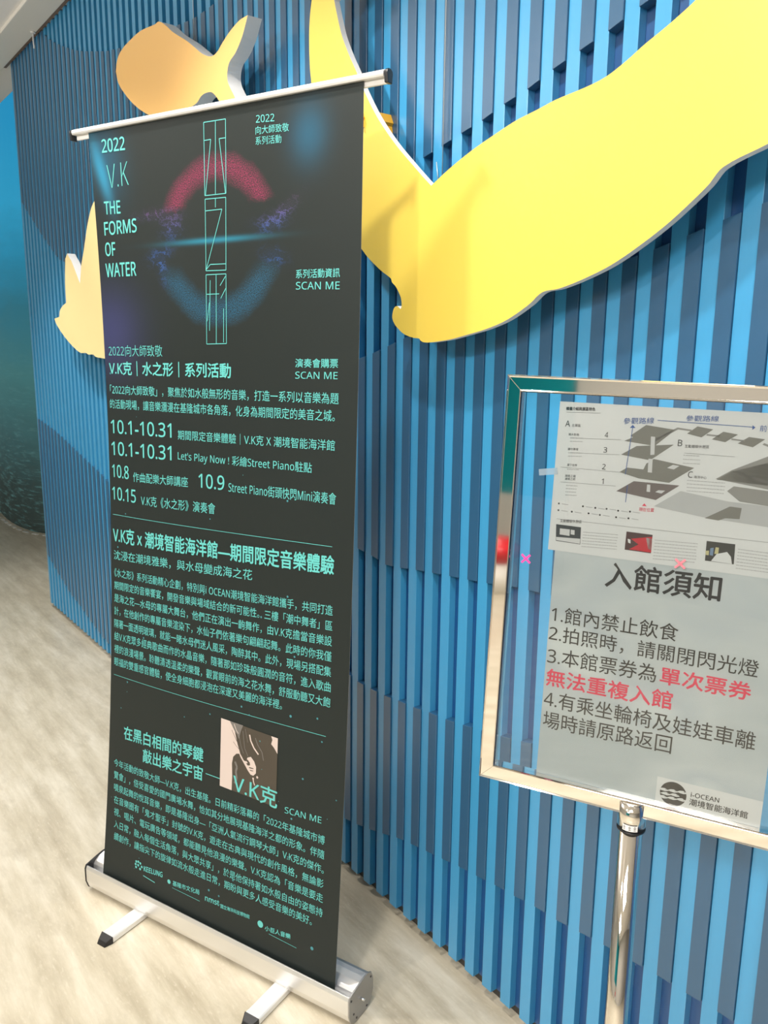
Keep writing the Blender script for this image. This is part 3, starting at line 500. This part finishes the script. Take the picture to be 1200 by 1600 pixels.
# curved projection screen
sp = [(-6.8, 12.2), (-5.5, 10.4), (-4.3, 8.6), (-3.43, 7.22), (-3.02, 6.72), (-2.72, 6.53), (-2.3, 6.44), (-1.6, 6.5), (-0.6, 6.9), (0.6, 7.8)]
pts = []
for i in range(len(sp) - 1):
    p0, p1, p2, p3 = (Vector(sp[max(0, min(len(sp) - 1, i + k))]) for k in (-1, 0, 1, 2))
    for k in range(6):
        t = k / 6; pts.append(0.5 * ((2 * p1) + (p2 - p0) * t + (2 * p0 - 5 * p1 + 4 * p2 - p3) * t * t + (3 * p1 - p0 - 3 * p2 + p3) * t**3))
v = []; f = []
for p in pts: v += [(p.x, p.y, 0.0), (p.x, p.y, 3.9), (p.x + .05, p.y + .06, 0.0), (p.x + .05, p.y + .06, 3.9)]
for i in range(len(pts) - 1): a = 4 * i; f += [(a, a + 4, a + 5, a + 1), (a + 2, a + 3, a + 7, a + 6), (a + 1, a + 5, a + 7, a + 3)]
struct('wall_far', me_from(v, f, True), ['screen'])
dash = empty('floor_marker_line', Matrix.Translation((-3.0, 6.6, 0)), 'dashed white line on the dark floor at the foot of the far sea picture', 'marking')
dp = [Vector(p) for p in ((-3.47, 7.19), (-3.43, 7.14), (-3.22, 6.86), (-3.1, 6.72), (-2.98, 6.60), (-2.85, 6.52), (-2.72, 6.46), (-2.5, 6.39), (-2.3, 6.36))]
acc = []
for a, b in zip(dp, dp[1:]):
    k = int((b - a).length / 0.02)
    acc += [a.lerp(b, i / k) for i in range(k)]
for i in range(0, len(acc) - 4, 6):
    a, b = acc[i], acc[i + 3]; q = (b - a).normalized(); q = Vector((-q.y, q.x)) * 0.012
    vs = [(p.x - (-3.0), p.y - 6.6, z) for z in (0.0005, 0.006) for p in (a - q, b - q, b + q, a + q)]
    link('dash', me_from(vs, [(3, 2, 1, 0), (4, 5, 6, 7), (0, 1, 5, 4), (1, 2, 6, 5), (2, 3, 7, 6), (3, 0, 4, 7)]), dash, ['paper'])

# ---------------------------------------------------------------- slatted wall
PER, S0 = 0.061428, -1.67355
I0, I1 = -52, 27
sL = S0 + PER * (I0 - 0.5); HT = 2.969; ZB = 0.03
wall = struct('wall_right', box(sL - 0.012, 3.0, 0.019, 0.07, ZB, HT), ['back'], WM)
struct('baseboard_right', box(sL, 3.0, 0.03, 0.065, 0, ZB), ['plinth'], WM)
sm = box(-PER / 2, 0, 0, 0.019, ZB, HT, 0.0006); sm.materials.append(M['slat'])
for i in range(I0, I1 + 1): link('slat', sm, wall, mw=Matrix.Translation((S0 + PER * i, 0, 0)))
def interp(tab, s):
    if s <= tab[0][0]: return tab[0][1]
    for (a, za), (b, zb) in zip(tab, tab[1:]):
        if s <= b: return za + (zb - za) * (s - a) / (b - a)
    return tab[-1][1]
LA = [(-4.95, 2.33)] + WC['C'] + [(-3.6, 1.80), (-2.7, 1.73), (-2.1, 1.78), (-1.7, 1.89)] + WC['A'] + [(-.7, 2.15), (0.3, 2.35)]
UB = [(-4.95, 3.1), (-4.4, 3.05)] + WC['B'] + [(-2.2, 2.62), (-1.8, 2.74), (-1.4, 2.85), (-1.0, 2.93), (-0.5, 3.0), (.3, 3.1)]
UF = [(-2.75, 1.24), (-2.2, 1.38)] + WC['F'] + [(-.4, 1.84), (.3, 2.0)]
LG = [(-2.75, 1.23), (-2.3, 1.10)] + WC['G'] + [(-.8, 1.07), (-.3, 1.10), (.3, 1.1)]
UH = WC['D'] + [(-3.0, 0.76), (-2.3, 0.66)] + WC['H'] + [(-.8, 0.78), (-.3, .87), (.3, .95)]
LI = [(-4.95, 0.36)] + WC['E'] + [(-3.3, 0.04), (-2.6, 0.035), (-2.2, 0.10)] + WC['I'] + [(-.3, .41), (.3, .42)]
def filler(j, lo, up):
    a = S0 + PER * j + 0.0006; b = S0 + PER * (j + 0.5) - 0.0006
    za, zb = interp(lo, a), interp(lo, b); ua, ub = min(HT - .002, interp(up, a)), min(HT - .002, interp(up, b))
    za, zb = max(za, ZB), max(zb, ZB)
    if min(ua - za, ub - zb) < 0.04: return
    y0, y1 = -0.004, 0.0188; c = a; w = b - a
    vs = [(0, y0, za), (w, y0, zb), (w, y1, zb), (0, y1, za), (0, y0, ua), (w, y0, ub), (w, y1, ub), (0, y1, ua)]
    bm = bmesh.new(); vv = [bm.verts.new(p) for p in vs]
    for f in ((3, 2, 1, 0), (4, 5, 6, 7), (0, 1, 5, 4), (1, 2, 6, 5), (2, 3, 7, 6), (3, 0, 4, 7)): bm.faces.new([vv[i] for i in f])
    me = bm_done(bm, 0.0005, 1); me.materials.append(M['filler']); link('filler_block', me, wall, mw=Matrix.Translation((c, 0, 0)))
for j in range(I0, I1):
    filler(j, LA, UB); filler(j, LG, UF); filler(j, LI, UH)

# ---------------------------------------------------------------- cut-out board shapes hung in front of the wall
def cutout(name, key, front, back, m_, label, mounts, sub=5):
    e = empty(name, WM @ Matrix.Translation((shapes[key][0][0], back, shapes[key][0][1])), label, 'sign')
    ox, oz = shapes[key][0]
    pts = smooth_outline([(p[0] - ox, p[1] - oz) for p in shapes[key]], sub)
    link('board', prism(pts, front - back, 0.0), e, [m_, 'edge'])
    for s, z in mounts: link('mounting_block', box(s - ox - .02, s - ox + .02, 0.0005, -back - 0.0045, z - oz - .02, z - oz + .02, .003), e, ['amber'])
    return e, ox, oz, back
ye, ox, oz, bk = cutout('tail_cutout', 'yellow', -0.085, -0.070, 'yellow', 'huge bright yellow tail-shaped board on the blue wall, right of the black banner', [(-1.45, 1.70), (-1.15, 1.78), (-.85, 1.92), (-1.74, 2.16)])
x0, z0 = shapes['clip'][0]
link('mounting_block', prism([(p[0] - ox, p[1] - oz) for p in shapes['clip']], -0.028, -bk - 0.0045), ye, ['amber', 'amber'], 'amber block showing past the yellow edge')
fe, fx, fz, fb = cutout('fish_cutout', 'orange', -0.110, -0.068, 'orange', 'orange fish-shaped board with thick white edge above the banner top rail', [(-2.9, 2.42), (-2.75, 2.35)])
pe, px_, pz_, pb = cutout('fin_cutout', 'pale', -0.100, -0.066, 'pale', 'pale yellow spiky fin-shaped board peeking out left of the banner', [(-3.5, 1.75), (-3.35, 1.65)])
c = shapes['cables']
for (a, b), par, (qx, qz, qb) in (((0, 1), ye, (ox, oz, bk)), ((2, 3), fe, (fx, fz, fb))):
    s_, zt = c[b]; link('hanging_wire', tube([(s_ - qx, -0.012 - qb, zt - qz - 0.02), (s_ - qx, -0.012 - qb, ZC - .016 - qz)], 0.0011, 6), par, ['wire'])
s_, zt = c[1]; link('hanging_wire', tube([(s_ - .012 - ox, -0.012 - bk, zt - oz - .01), (s_ - .02 - ox, -0.012 - bk, zt - oz + .035)], 0.001, 6), ye, ['wire'])
hk = empty('ceiling_hook', WM @ Matrix.Translation((-4.33, -0.034, ZC - 0.0141)), 'small white hook hanging from the ceiling trim at top left', 'hook')
link('base', cyl(0.012, -0.006, -0.0002, 16), hk, ['edge']); link('pin', tube([(0, 0, -0.005), (0, 0, -0.05), (0.006, 0, -0.062), (0.0, 0, -0.07)], 0.0035, 8), hk, ['edge'])

# ---------------------------------------------------------------- roll-up banner
BX, BY, BA, BZT, BLEAN, BBOW, BCURL, BSIDE = BN
BM = Matrix.Translation((BX, BY, 0)) @ Matrix.Rotation(BA, 4, 'Z')   # x along the banner, y away from the camera
def bpos(s, z, lift=0.0):
    t = (z - 0.085) / (BZT - 0.085); w = 4 * t * (1 - t)
    return (s + BSIDE * (z - 0.085), BLEAN * (z - 0.085) + BBOW * w + BCURL * w * ((0.4 - s) / 0.8) ** 3 - lift, z)
ban = empty('rollup_banner', BM, 'tall black roll-up banner with aqua lettering and a silver base, left of the sign stand', 'banner')
nx, nz = 24, 60; v = []; f = []; uvs = []
for j in range(nz + 1):
    for i in range(nx + 1):
        s, z = -0.4 + 0.8 * i / nx, 0.062 + (BZT + 0.001 - 0.062) * j / nz; v.append(bpos(s, z)); uvs.append((s, z))
k = len(v); v += [(a, b + 0.0006, c) for a, b, c in v]; uvs += uvs
for j in range(nz):
    for i in range(nx): a = j * (nx + 1) + i; f.append((a, a + 1, a + nx + 2, a + nx + 1))
nf = len(f)
f += [tuple(q + k for q in reversed(x)) for x in f]
me = me_from(v, f, True, [0] * nf + [1] * (len(f) - nf)); ul = me.uv_layers.new(name='UVMap')
for lp in me.loops: ul.data[lp.index].uv = uvs[lp.vertex_index]
link('sheet', me, ban, ['sheet', 'sheet_back'])
for g, txt, s0, z0, s1, z1, h, wt in TX:   # every printed line is a part of its own
    P = Print(bpos); P.text(txt, s0, z0, s1, z1, h, wt, lift=0.0016 if g == 'portrait_name' else 0.0008); P.link('printed_line', ban, ['cyan'])
for kind in range(4):   # the sponsors' emblems
    P = Print(bpos)
    if kind == 0:
        for dx, dz in ((-.012, .012), (-.004, .004), (.004, .012), (-.012, -.004), (.004, -.004), (-.004, .014), (.010, .004), (-.014, .004)): P.disc(-0.257 + dx, 0.140 + dz, 0.0035)
        P.line(-.24, .122, -.195, .118, .002)
    if kind == 1: P.disc(-0.1423, 0.1404, 0.006); P.line(-.13, .128, -.03, .128, .001)
    if kind == 2: P.disc(0.1724, 0.1456, 0.009); P.line(.20, .131, .285, .129, .001)
    if kind == 3: P.line(.01, .146, .075, .146, .0006)
    P.link('printed_emblem', ban, ['cyan'])
P = Print(bpos)
for a, w_ in zip(LN, (0.0011, 0.0011, 0.002)): P = Print(bpos); P.line(*a, w_); P.link('printed_rule', ban, ['cyan'])
for g_ in (GL[0:9], GL[9:18], GL[18:]):
    P = Print(bpos)
    for a in g_: P.line(*a, 0.0016, n=4)
    P.link('printed_outline_character', ban, ['cyan'])
P = Print(bpos)
for s, z, r in ((-.011, .639, .0022), (.118, .67, .002), (.243, .699, .0034), (.334, .661, .0022), (-.101, .608, .0018), (.33, .147, .0045), (.0, .17, .003)): P.disc(s, z, r)
for _ in range(70): P.disc(random.uniform(-.39, .39), random.choice((random.uniform(.3, 1.5), random.uniform(.1, 1.2))), random.choice((.0010, .0012, .0018, .0026)))
P.link('printed_specks', ban, ['cyan_dim'])['kind'] = 'stuff'
P = Print(bpos)
X0, X1, Z0, Z1 = 0.0275, 0.2075, 0.462, 0.639
q = lambda u, v: (X0 + (X1 - X0) * u, Z1 - (Z1 - Z0) * v)      # u, v run 0..1 across and down the picture
def shape(pts, mi, lift): P.poly([q(*p) for p in pts], mi, lift)
shape([(0, 0), (1, .02), (1, 1), (0, 1)], 1, .0008)             # dark ground: coat and shadow
shape([(0, 0), (.20, 0), (.26, .14), (.31, .30), (.36, .42), (.29, .44), (.235, .50), (.215, .60), (.225, .78), (.22, 1), (0, 1)], 0, .0010)
shape([(.16, 0), (.40, 0), (.36, .10), (.33, .22), (.30, .16), (.25, .12)], 2, .0011)
shape([(.89, .02), (1, .02), (1, .24), (.94, .17), (.89, .13), (.91, .07)], 0, .0010)
shape([(.31, .37), (.37, .43), (.43, .50), (.47, .50), (.49, .44), (.55, .41), (.61, .46), (.645, .53), (.645, .62), (.60, .67), (.55, .665), (.50, .62), (.44, .55), (.37, .47)], 0, .0012)
shape([(.445, .46), (.50, .47), (.535, .50), (.54, .535), (.50, .55), (.47, .525), (.50, .515)], 1, .0014)
shape([(.52, .565), (.60, .56), (.60, .572), (.53, .58)], 1, .0014); shape([(.535, .60), (.60, .597), (.595, .607), (.545, .612)], 1, .0014)
def hair(pts, w, mi):
    for a, b in zip(pts, pts[1:]): P.line(*q(*a), *q(*b), w, mi, 0.0013, 2)
hair([(.52, .10), (.54, .18), (.60, .27), (.68, .34)], .0040, 0); hair([(.62, .12), (.66, .20), (.74, .29), (.77, .40)], .0022, 2)
hair([(.40, .08), (.42, .20), (.44, .32), (.50, .42)], .0016, 2); hair([(.30, .05), (.34, .18), (.37, .30), (.42, .40)], .0016, 2)
hair([(.24, .02), (.28, .10), (.32, .14)], .0018, 0); hair([(.44, .04), (.47, .14), (.49, .22)], .0012, 2); hair([(.20, .12), (.27, .22), (.33, .30)], .0012, 1); hair([(.23, .28), (.29, .33), (.34, .36)], .0010, 1)
hair([(.27, .56), (.31, .63), (.29, .70), (.31, .80), (.27, .88)], .0060, 2)
hair([(.60, .72), (.61, .76), (.63, .80)], .0030, 0); P.disc(*q(.67, .67), .0032, 0, .0013); P.disc(*q(.60, .71), .0028, 0, .0013)
P.link('printed_portrait', ban, ['rose', 'umber', 'grey_print'], 'black and white picture of a long-haired figure with head bowed')
# top rail
RZ, RY = BZT - 0.002, bpos(0, BZT - 0.012)[1]; RX = BSIDE * 1.95
prof = [(-.007, .0015), (-.009, .006), (-.008, .011), (-.003, .0145), (.003, .0145), (.008, .011), (.009, .006), (.007, .0015)]
link('top_rail', prism([(RY + a, RZ + b) for a, b in prof], -0.452 + RX, 0.449 + RX, 'x', 0.0008), ban, ['alu_white', 'alu_white'])
link('rail_insert', prism([(RY + .0025, RZ + .0015), (RY + .0025, RZ - .0095), (RY + .008, RZ - .0095), (RY + .008, RZ + .0015)], -0.447 + RX, 0.451 + RX, 'x', 0.0006), ban, ['edge', 'edge'])
for a, b in ((-0.4585, -0.4525), (0.4515, 0.4595)):
    link('end_cap', prism([(RY + p * 1.2, RZ + (-.011 if q < .002 else q + .0005)) for p, q in prof], a + RX, b + RX, 'x', 0.0015), ban, ['black', 'black'])
link('support_pole', tube([(0.0, 0.045, 0.07), (0.0, RY + .022, RZ)], 0.008, 14), ban, ['alu'])
# base cassette
cp = [(-0.013, 0.082), (-0.017, 0.072), (-0.017, 0.035), (-0.010, 0.014), (0.004, 0.006), (0.050, 0.004), (0.072, 0.016), (0.082, 0.040), (0.082, 0.066), (0.074, 0.086), (0.060, 0.094), (0.046, 0.094), (0.030, 0.090), (0.016, 0.082), (0.010, 0.074), (0.008, 0.056), (-0.006, 0.056), (-0.009, 0.080)]
full = [(-0.014, 0.084), (-0.0185, 0.074), (-0.0185, 0.034), (-0.011, 0.012), (0.003, 0.003), (0.051, 0.001), (0.074, 0.014), (0.084, 0.039), (0.084, 0.067), (0.076, 0.088), (0.061, 0.096), (0.045, 0.096), (0.022, 0.092)]
link('base_cassette', prism(cp, -0.455, 0.448, 'x', 0.0012), ban, ['alu', 'alu'])
for a, b, l_, mm in ((-0.459, -0.455, 'black end plate', 'black'), (0.448, 0.452, 'grey end plate with a pin', 'plate')):
    pl = link('end_plate', prism(full, a, b, 'x', 0.0008), ban, [mm, mm], l_)
    if a > 0:
        link('pin', cyl(0.003, 0.4515, 0.462, 12, (0.030, 0.050), 'x'), pl, ['alu'])
        for q in ((0.0, .03), (.012, .012), (.055, .012), (.072, .078), (.040, .040), (-.010, .072)): link('screw', cyl(0.0025, 0.4515, 0.4532, 10, q, 'x'), pl, ['black'])
for x0, x1 in ((-0.268, -0.226), (0.227, 0.269)):
    ft = link('foot', prism([(x0, .003), (x1, .003), (x1, .016), (x1 - .003, .019), (x0 + .003, .019), (x0, .016)], -0.118, 0.070, 'y', 0.0006), ban, ['alu_white', 'alu_white'])
    bm = bmesh.new(); vs = [(x0 - .001, -.118, .0), (x1 + .001, -.118, .0), (x1 + .001, -.118, .020), (x0 - .001, -.118, .020), (x0 + .006, -.142, .0), (x1 - .006, -.142, .0), (x1 - .008, -.137, .012), (x0 + .008, -.137, .012)]
    vv = [bm.verts.new(p) for p in vs]
    for q in ((0, 1, 2, 3), (7, 6, 5, 4), (0, 4, 5, 1), (1, 5, 6, 2), (2, 6, 7, 3), (3, 7, 4, 0)): bm.faces.new([vv[i] for i in q])
    link('foot_cap', bm_done(bm, 0.0015), ft, ['black'])

# ---------------------------------------------------------------- sign stand
us = Vector((0.9023, -0.4306, -0.0186)); up = Vector((0.0382, 0.0369, 0.9986)); up = (up - us * up.dot(us)).normalized(); nn = up.cross(us)
if nn.y < 0: nn = -nn
P0 = Vector((0.1687, 1.1439, 1.5037)); FW, FH = 0.4445, 0.594
SM = Matrix(((us.x, nn.x, up.x, P0.x), (us.y, nn.y, up.y, P0.y), (us.z, nn.z, up.z, P0.z), (0, 0, 0, 1)))   # local x right, y away, z up, origin at the frame's top left
foot = SM @ Vector((0.2222, 0.010, -0.594))
base = Matrix.Translation((foot.x, foot.y, 0)); inv = base.inverted() @ SM
stand = empty('sign_stand', base, 'polished steel floor sign with glass frame holding two posters, right of the banner', 'sign')
bw = 0.0228
def rail(p, q, nrm, horizontal):   # mitred flat bar with raised rounded lips
    bm = bmesh.new(); pr = [(0, 0.0), (0.0015, -0.0025), (0.003, -0.0005), (bw - .003, -0.0005), (bw - .0015, -0.0025), (bw, 0.0), (bw, 0.020), (0, 0.020)]
    A = []; B = []
    for d, y in pr:
        a = Vector((p[0], y, p[1])); b = Vector((q[0], y, q[1]))
        dr = (b - a).normalized(); nv = Vector((nrm[0], 0, nrm[1]))
        A.append(bm.verts.new(a + nv * d + dr * d)); B.append(bm.verts.new(b + nv * d - dr * d))
    n = len(pr)
    for i in range(n): bm.faces.new((A[i], A[(i + 1) % n], B[(i + 1) % n], B[i]))
    bm.faces.new(A); bm.faces.new(B[::-1]); return bm_done(bm, 0.0004, 2)
for p, q, nrm in (((0, 0), (FW, 0), (0, -1)), ((0, -FH), (FW, -FH), (0, 1)), ((0, 0), (0, -FH), (1, 0)), ((FW, 0), (FW, -FH), (-1, 0))):
    link('frame_bar', rail(p, q, nrm, True), stand, ['chrome'], mw=inv)
pane = link('glass_pane', box(bw - .001, FW - bw + .001, 0.006, 0.0085, -FH + bw - .001, -bw + .001), stand, ['glass'], mw=inv)
def spos(s, z, lift=0.0): return (s, 0.0100 - lift, z)
poly = dict(upper=[q for n_, c_, q in SPX if n_ == 'upper'][0], lower=[q for n_, c_, q in SPX if n_ == 'lower'][0])
UPX0, UPX1, UPZ0, UPZ1 = 0.0738, 0.374, -0.2388, -0.0328
LWX0, LWX1, LWZ0, LWZ1 = 0.0835, 0.3825, -0.571, -0.232
for nm, mm, (a, b, c, d), y, lab in (('map_poster', 'paper', (UPX0, UPX1, UPZ0, UPZ1), 0.0100, 'white floor-map poster with grey plans and blue handwriting'), ('notice_poster', 'notice', (LWX0, LWX1, LWZ0, LWZ1), 0.0106, 'grey notice poster with black and red rules')):
    ps = link(nm, box(a, b, y, y + .0004, c, d), stand, [mm], lab, mw=inv)
    P = Print(spos if nm == 'map_poster' else (lambda s, z, lift=0.0: (s, 0.0106 - lift, z)))
    cols = ['ink_' + k for k in ('k', 'g', 'b', 'r', 't', 'p4', 'p1', 'p5', 'p6', 'w', 'ph1', 'ph2', 'ph3', 'red', 'yel', 'blu', 'paper')]
    ci = {c_[4:]: i for i, c_ in enumerate(cols)}
    clampx = lambda q: [(min(max(x, a + .001), b - .001), z) for x, z in q]
    if nm == 'map_poster':
        for i, (g, c_, q) in enumerate(SPX):
            if g in ('upper', 'lower'): continue
            P.poly(clampx(q), ci[c_], 0.0003 + (0.0002 if g in ('pc', 'arrow') or c_ == 'w' else 0.0001 * (c_ in ('p4', 'p5'))))
        for c_, (s0, z0, s1, z1), w in SLX:
            s1 = min(s1, b - .001)
            if c_ == 't':   # faded caption rows, too small to read
                x_ = s0
                while x_ < s1 - .001:
                    L = random.uniform(.0015, .004); P.line(x_, z0 + (z1 - z0) * (x_ - s0) / (s1 - s0 + 1e-9), min(s1, x_ + L), z0 + (z1 - z0) * (min(s1, x_ + L) - s0) / (s1 - s0 + 1e-9), .0009, ci['t'], .0004); x_ += L + .0006
            else: P.line(s0, z0, s1, z1, w, ci[c_], .0006)
        for i, (x_, z_) in enumerate(ICN): P.disc(x_, z_, 0.0014, ci['k' if i % 3 else 'g'], .0004, 6); P.line(x_ + .004, z_, x_ + .013, z_ - .0004, .0008, ci['t'], .0004)
        for g, txt, s0, z0, s1, z1, h, wt, c_ in STX:
            if g in ('map', 'hand'): P.text(txt, s0, z0, min(s1, b - .001), z1, h, wt, ci[c_], .0007)
    else:
        sk = MISC['stk']; P.poly([(sk[0], sk[1]), (b, sk[1] - .0005), (b, c), (sk[0], c)], ci['paper'], .0002)
        lx, lz = MISC['logo']; R_ = .0172
        P.disc(lx, lz - .001, R_, ci['k'], .0004, 40)
        for r_, ofs in ((0.0042, 0.0), (-0.0012, 0.006), (-0.0066, 0.0)):   # three rows of little white fish swimming across the disc
            for kx in range(3):
                cx = lx - .0125 + kx * .0118 + ofs * .5; cz = lz - .001 + r_ + .001 * (kx - 1)
                if kx == 2 and ofs: continue
                P.poly([(cx - .0075, cz - .0005), (cx - .003, cz + .0020), (cx + .001, cz + .0026), (cx + .0055, cz + .0006), (cx + .0065, cz - .0004), (cx + .002, cz - .0018), (cx - .003, cz - .0014)], ci['paper'], .0006)
                P.disc(cx + .0030, cz + .0008, .0005, ci['k'], .0008, 8)
        for g, txt, s0, z0, s1, z1, h, wt, c_ in STX:
            if g in ('notice', 'logo'): Q = Print(P.pos); Q.text(txt, s0, z0, min(s1, b - .001), z1, h, wt, 0, .0005); Q.link('printed_line', ps, ['ink_' + c_])
    P.link('printed_graphics', ps, cols)
def cross(name, key, r, mm):  # thin cross of two flat pink bars in front of the pane
    x_, z_ = MISC[key]; bm = bmesh.new()
    for a in (0.80, -0.72):
        c_, s_ = math.cos(a), math.sin(a); w_ = r * .17
        pts = [(x_ + c_ * i * r - s_ * j * w_, z_ + s_ * i * r + c_ * j * w_) for i, j in ((-1, -1), (1, -1), (1, 1), (-1, 1))]
        A = [bm.verts.new((p, 0.0055 if a > 0 else 0.0052, q)) for p, q in pts]; B = [bm.verts.new((p, 0.0059, q)) for p, q in pts]
        bm.faces.new(A); bm.faces.new(B[::-1])
        for i in range(4): bm.faces.new((A[i], A[(i + 1) % 4], B[(i + 1) % 4], B[i]))
    t_ = link(name, bm_done(bm), None, [mm]); t_.matrix_world = SM; return t_
t_ = cross('pink_cross', 'x1', 0.0085, 'pink'); t_['label'] = 'bright pink cross on the clear glass left of the posters'; t_['category'] = 'tape'
t_ = cross('pink_cross', 'x2', 0.0085, 'pink_pale'); t_['label'] = 'sheer pale pink cross on the glass over the foot of the map poster'; t_['category'] = 'tape'
x_, z_ = MISC['tape']
t_ = link('tape_strip', box(x_ - .0095, x_ + .0165, 0.0090, 0.0094, z_ - .0045, z_ + .0045), None, ['tape']); t_.matrix_world = SM @ Matrix.Translation((x_, 0, z_)) @ Matrix.Rotation(-0.16, 4, 'Y') @ Matrix.Translation((-x_, 0, -z_))
t_['label'] = 'short whitish strip of tape holding the map poster by its left edge'; t_['category'] = 'tape'
zt = foot.z
link('post', cyl(0.0160, 0.012, zt - .001, 40), stand, ['chrome'])
col_ = link('collar', cyl(0.0190, zt - .022, zt + .020, 40, bevel=.002), stand, ['chrome'])
link('collar_ring', cyl(0.0196, zt - .024, zt - .0215, 40), col_, ['black'])
# small paper label wrapped round the collar with a few faded marks
v = []; f = []; mi = []
def cpt(a, z, r=.01935): return (r * math.sin(a), -r * math.cos(a), z)
for k in range(9): a = -0.95 + 1.1 * k / 8; v += [cpt(a, zt - .019), cpt(a, zt - .010)]
f = [(2 * k, 2 * k + 2, 2 * k + 3, 2 * k + 1) for k in range(8)]; mi = [0] * 8
for a in (-.80, -.42, -.06):
    for dz, w_ in ((0.0, .16), (.002, .11), (.0035, .18), (.0052, .10)):
        b0 = len(v); v += [cpt(a - w_ / 2, zt - .0175 + dz, .0195), cpt(a + w_ / 2, zt - .0175 + dz, .0195), cpt(a + w_ / 2, zt - .0166 + dz, .0195), cpt(a - w_ / 2, zt - .0166 + dz, .0195)]; f.append((b0, b0 + 1, b0 + 2, b0 + 3)); mi.append(1)
link('collar_label', me_from(v, f, mi=mi), col_, ['edge', 'ink_g'])
bm = bmesh.new(); R_ = [(0.0, .014), (.02, .0135), (.10, .012), (.150, .009), (.158, .004), (.158, 0)]; rings = []
for r_, z_ in R_[1:]: rings.append([bm.verts.new((r_ * math.cos(2 * math.pi * k / 48), r_ * math.sin(2 * math.pi * k / 48), z_)) for k in range(48)])
for a, b in zip(rings, rings[1:]):
    for k in range(48): bm.faces.new((a[k], a[(k + 1) % 48], b[(k + 1) % 48], b[k]))
bm.faces.new(rings[0]); bm.faces.new(rings[-1][::-1]); link('base_plate', bm_done(bm, smooth=True), stand, ['chrome'])

# ---------------------------------------------------------------- things behind the camera that show in the polished frame
tp = empty('teal_display_panel', Matrix.Translation((-5.39, -4.49, 0.0)), 'tall glossy teal corner panel behind the camera, mirrored in the steel frame', 'panel')
link('panel_face', box(0.0, 0.05, 0.06, 2.6, 0.75, 2.9, .004), tp, ['teal']); link('panel_face', box(0.0, 1.3, 0.0, 0.05, 0.75, 2.9, .004), tp, ['teal'])
link('skirting', box(0.0, 0.06, 0.06, 2.6, 0, 0.75, .004), tp, ['wallpaint']); link('skirting', box(0.0, 1.3, 0.0, 0.06, 0, 0.75, .004), tp, ['wallpaint'])
st_ = empty('round_stool', Matrix.Translation((POUF[0], POUF[1], 0.0)), 'round red cushioned stool far behind the camera, mirrored in the left frame bar', 'stool')
link('cushion', cyl(0.20, 0.26, 0.48, 40, bevel=.06), st_, ['red']); link('base', cyl(0.17, 0.0, 0.26, 40, bevel=.01), st_, ['trim'])
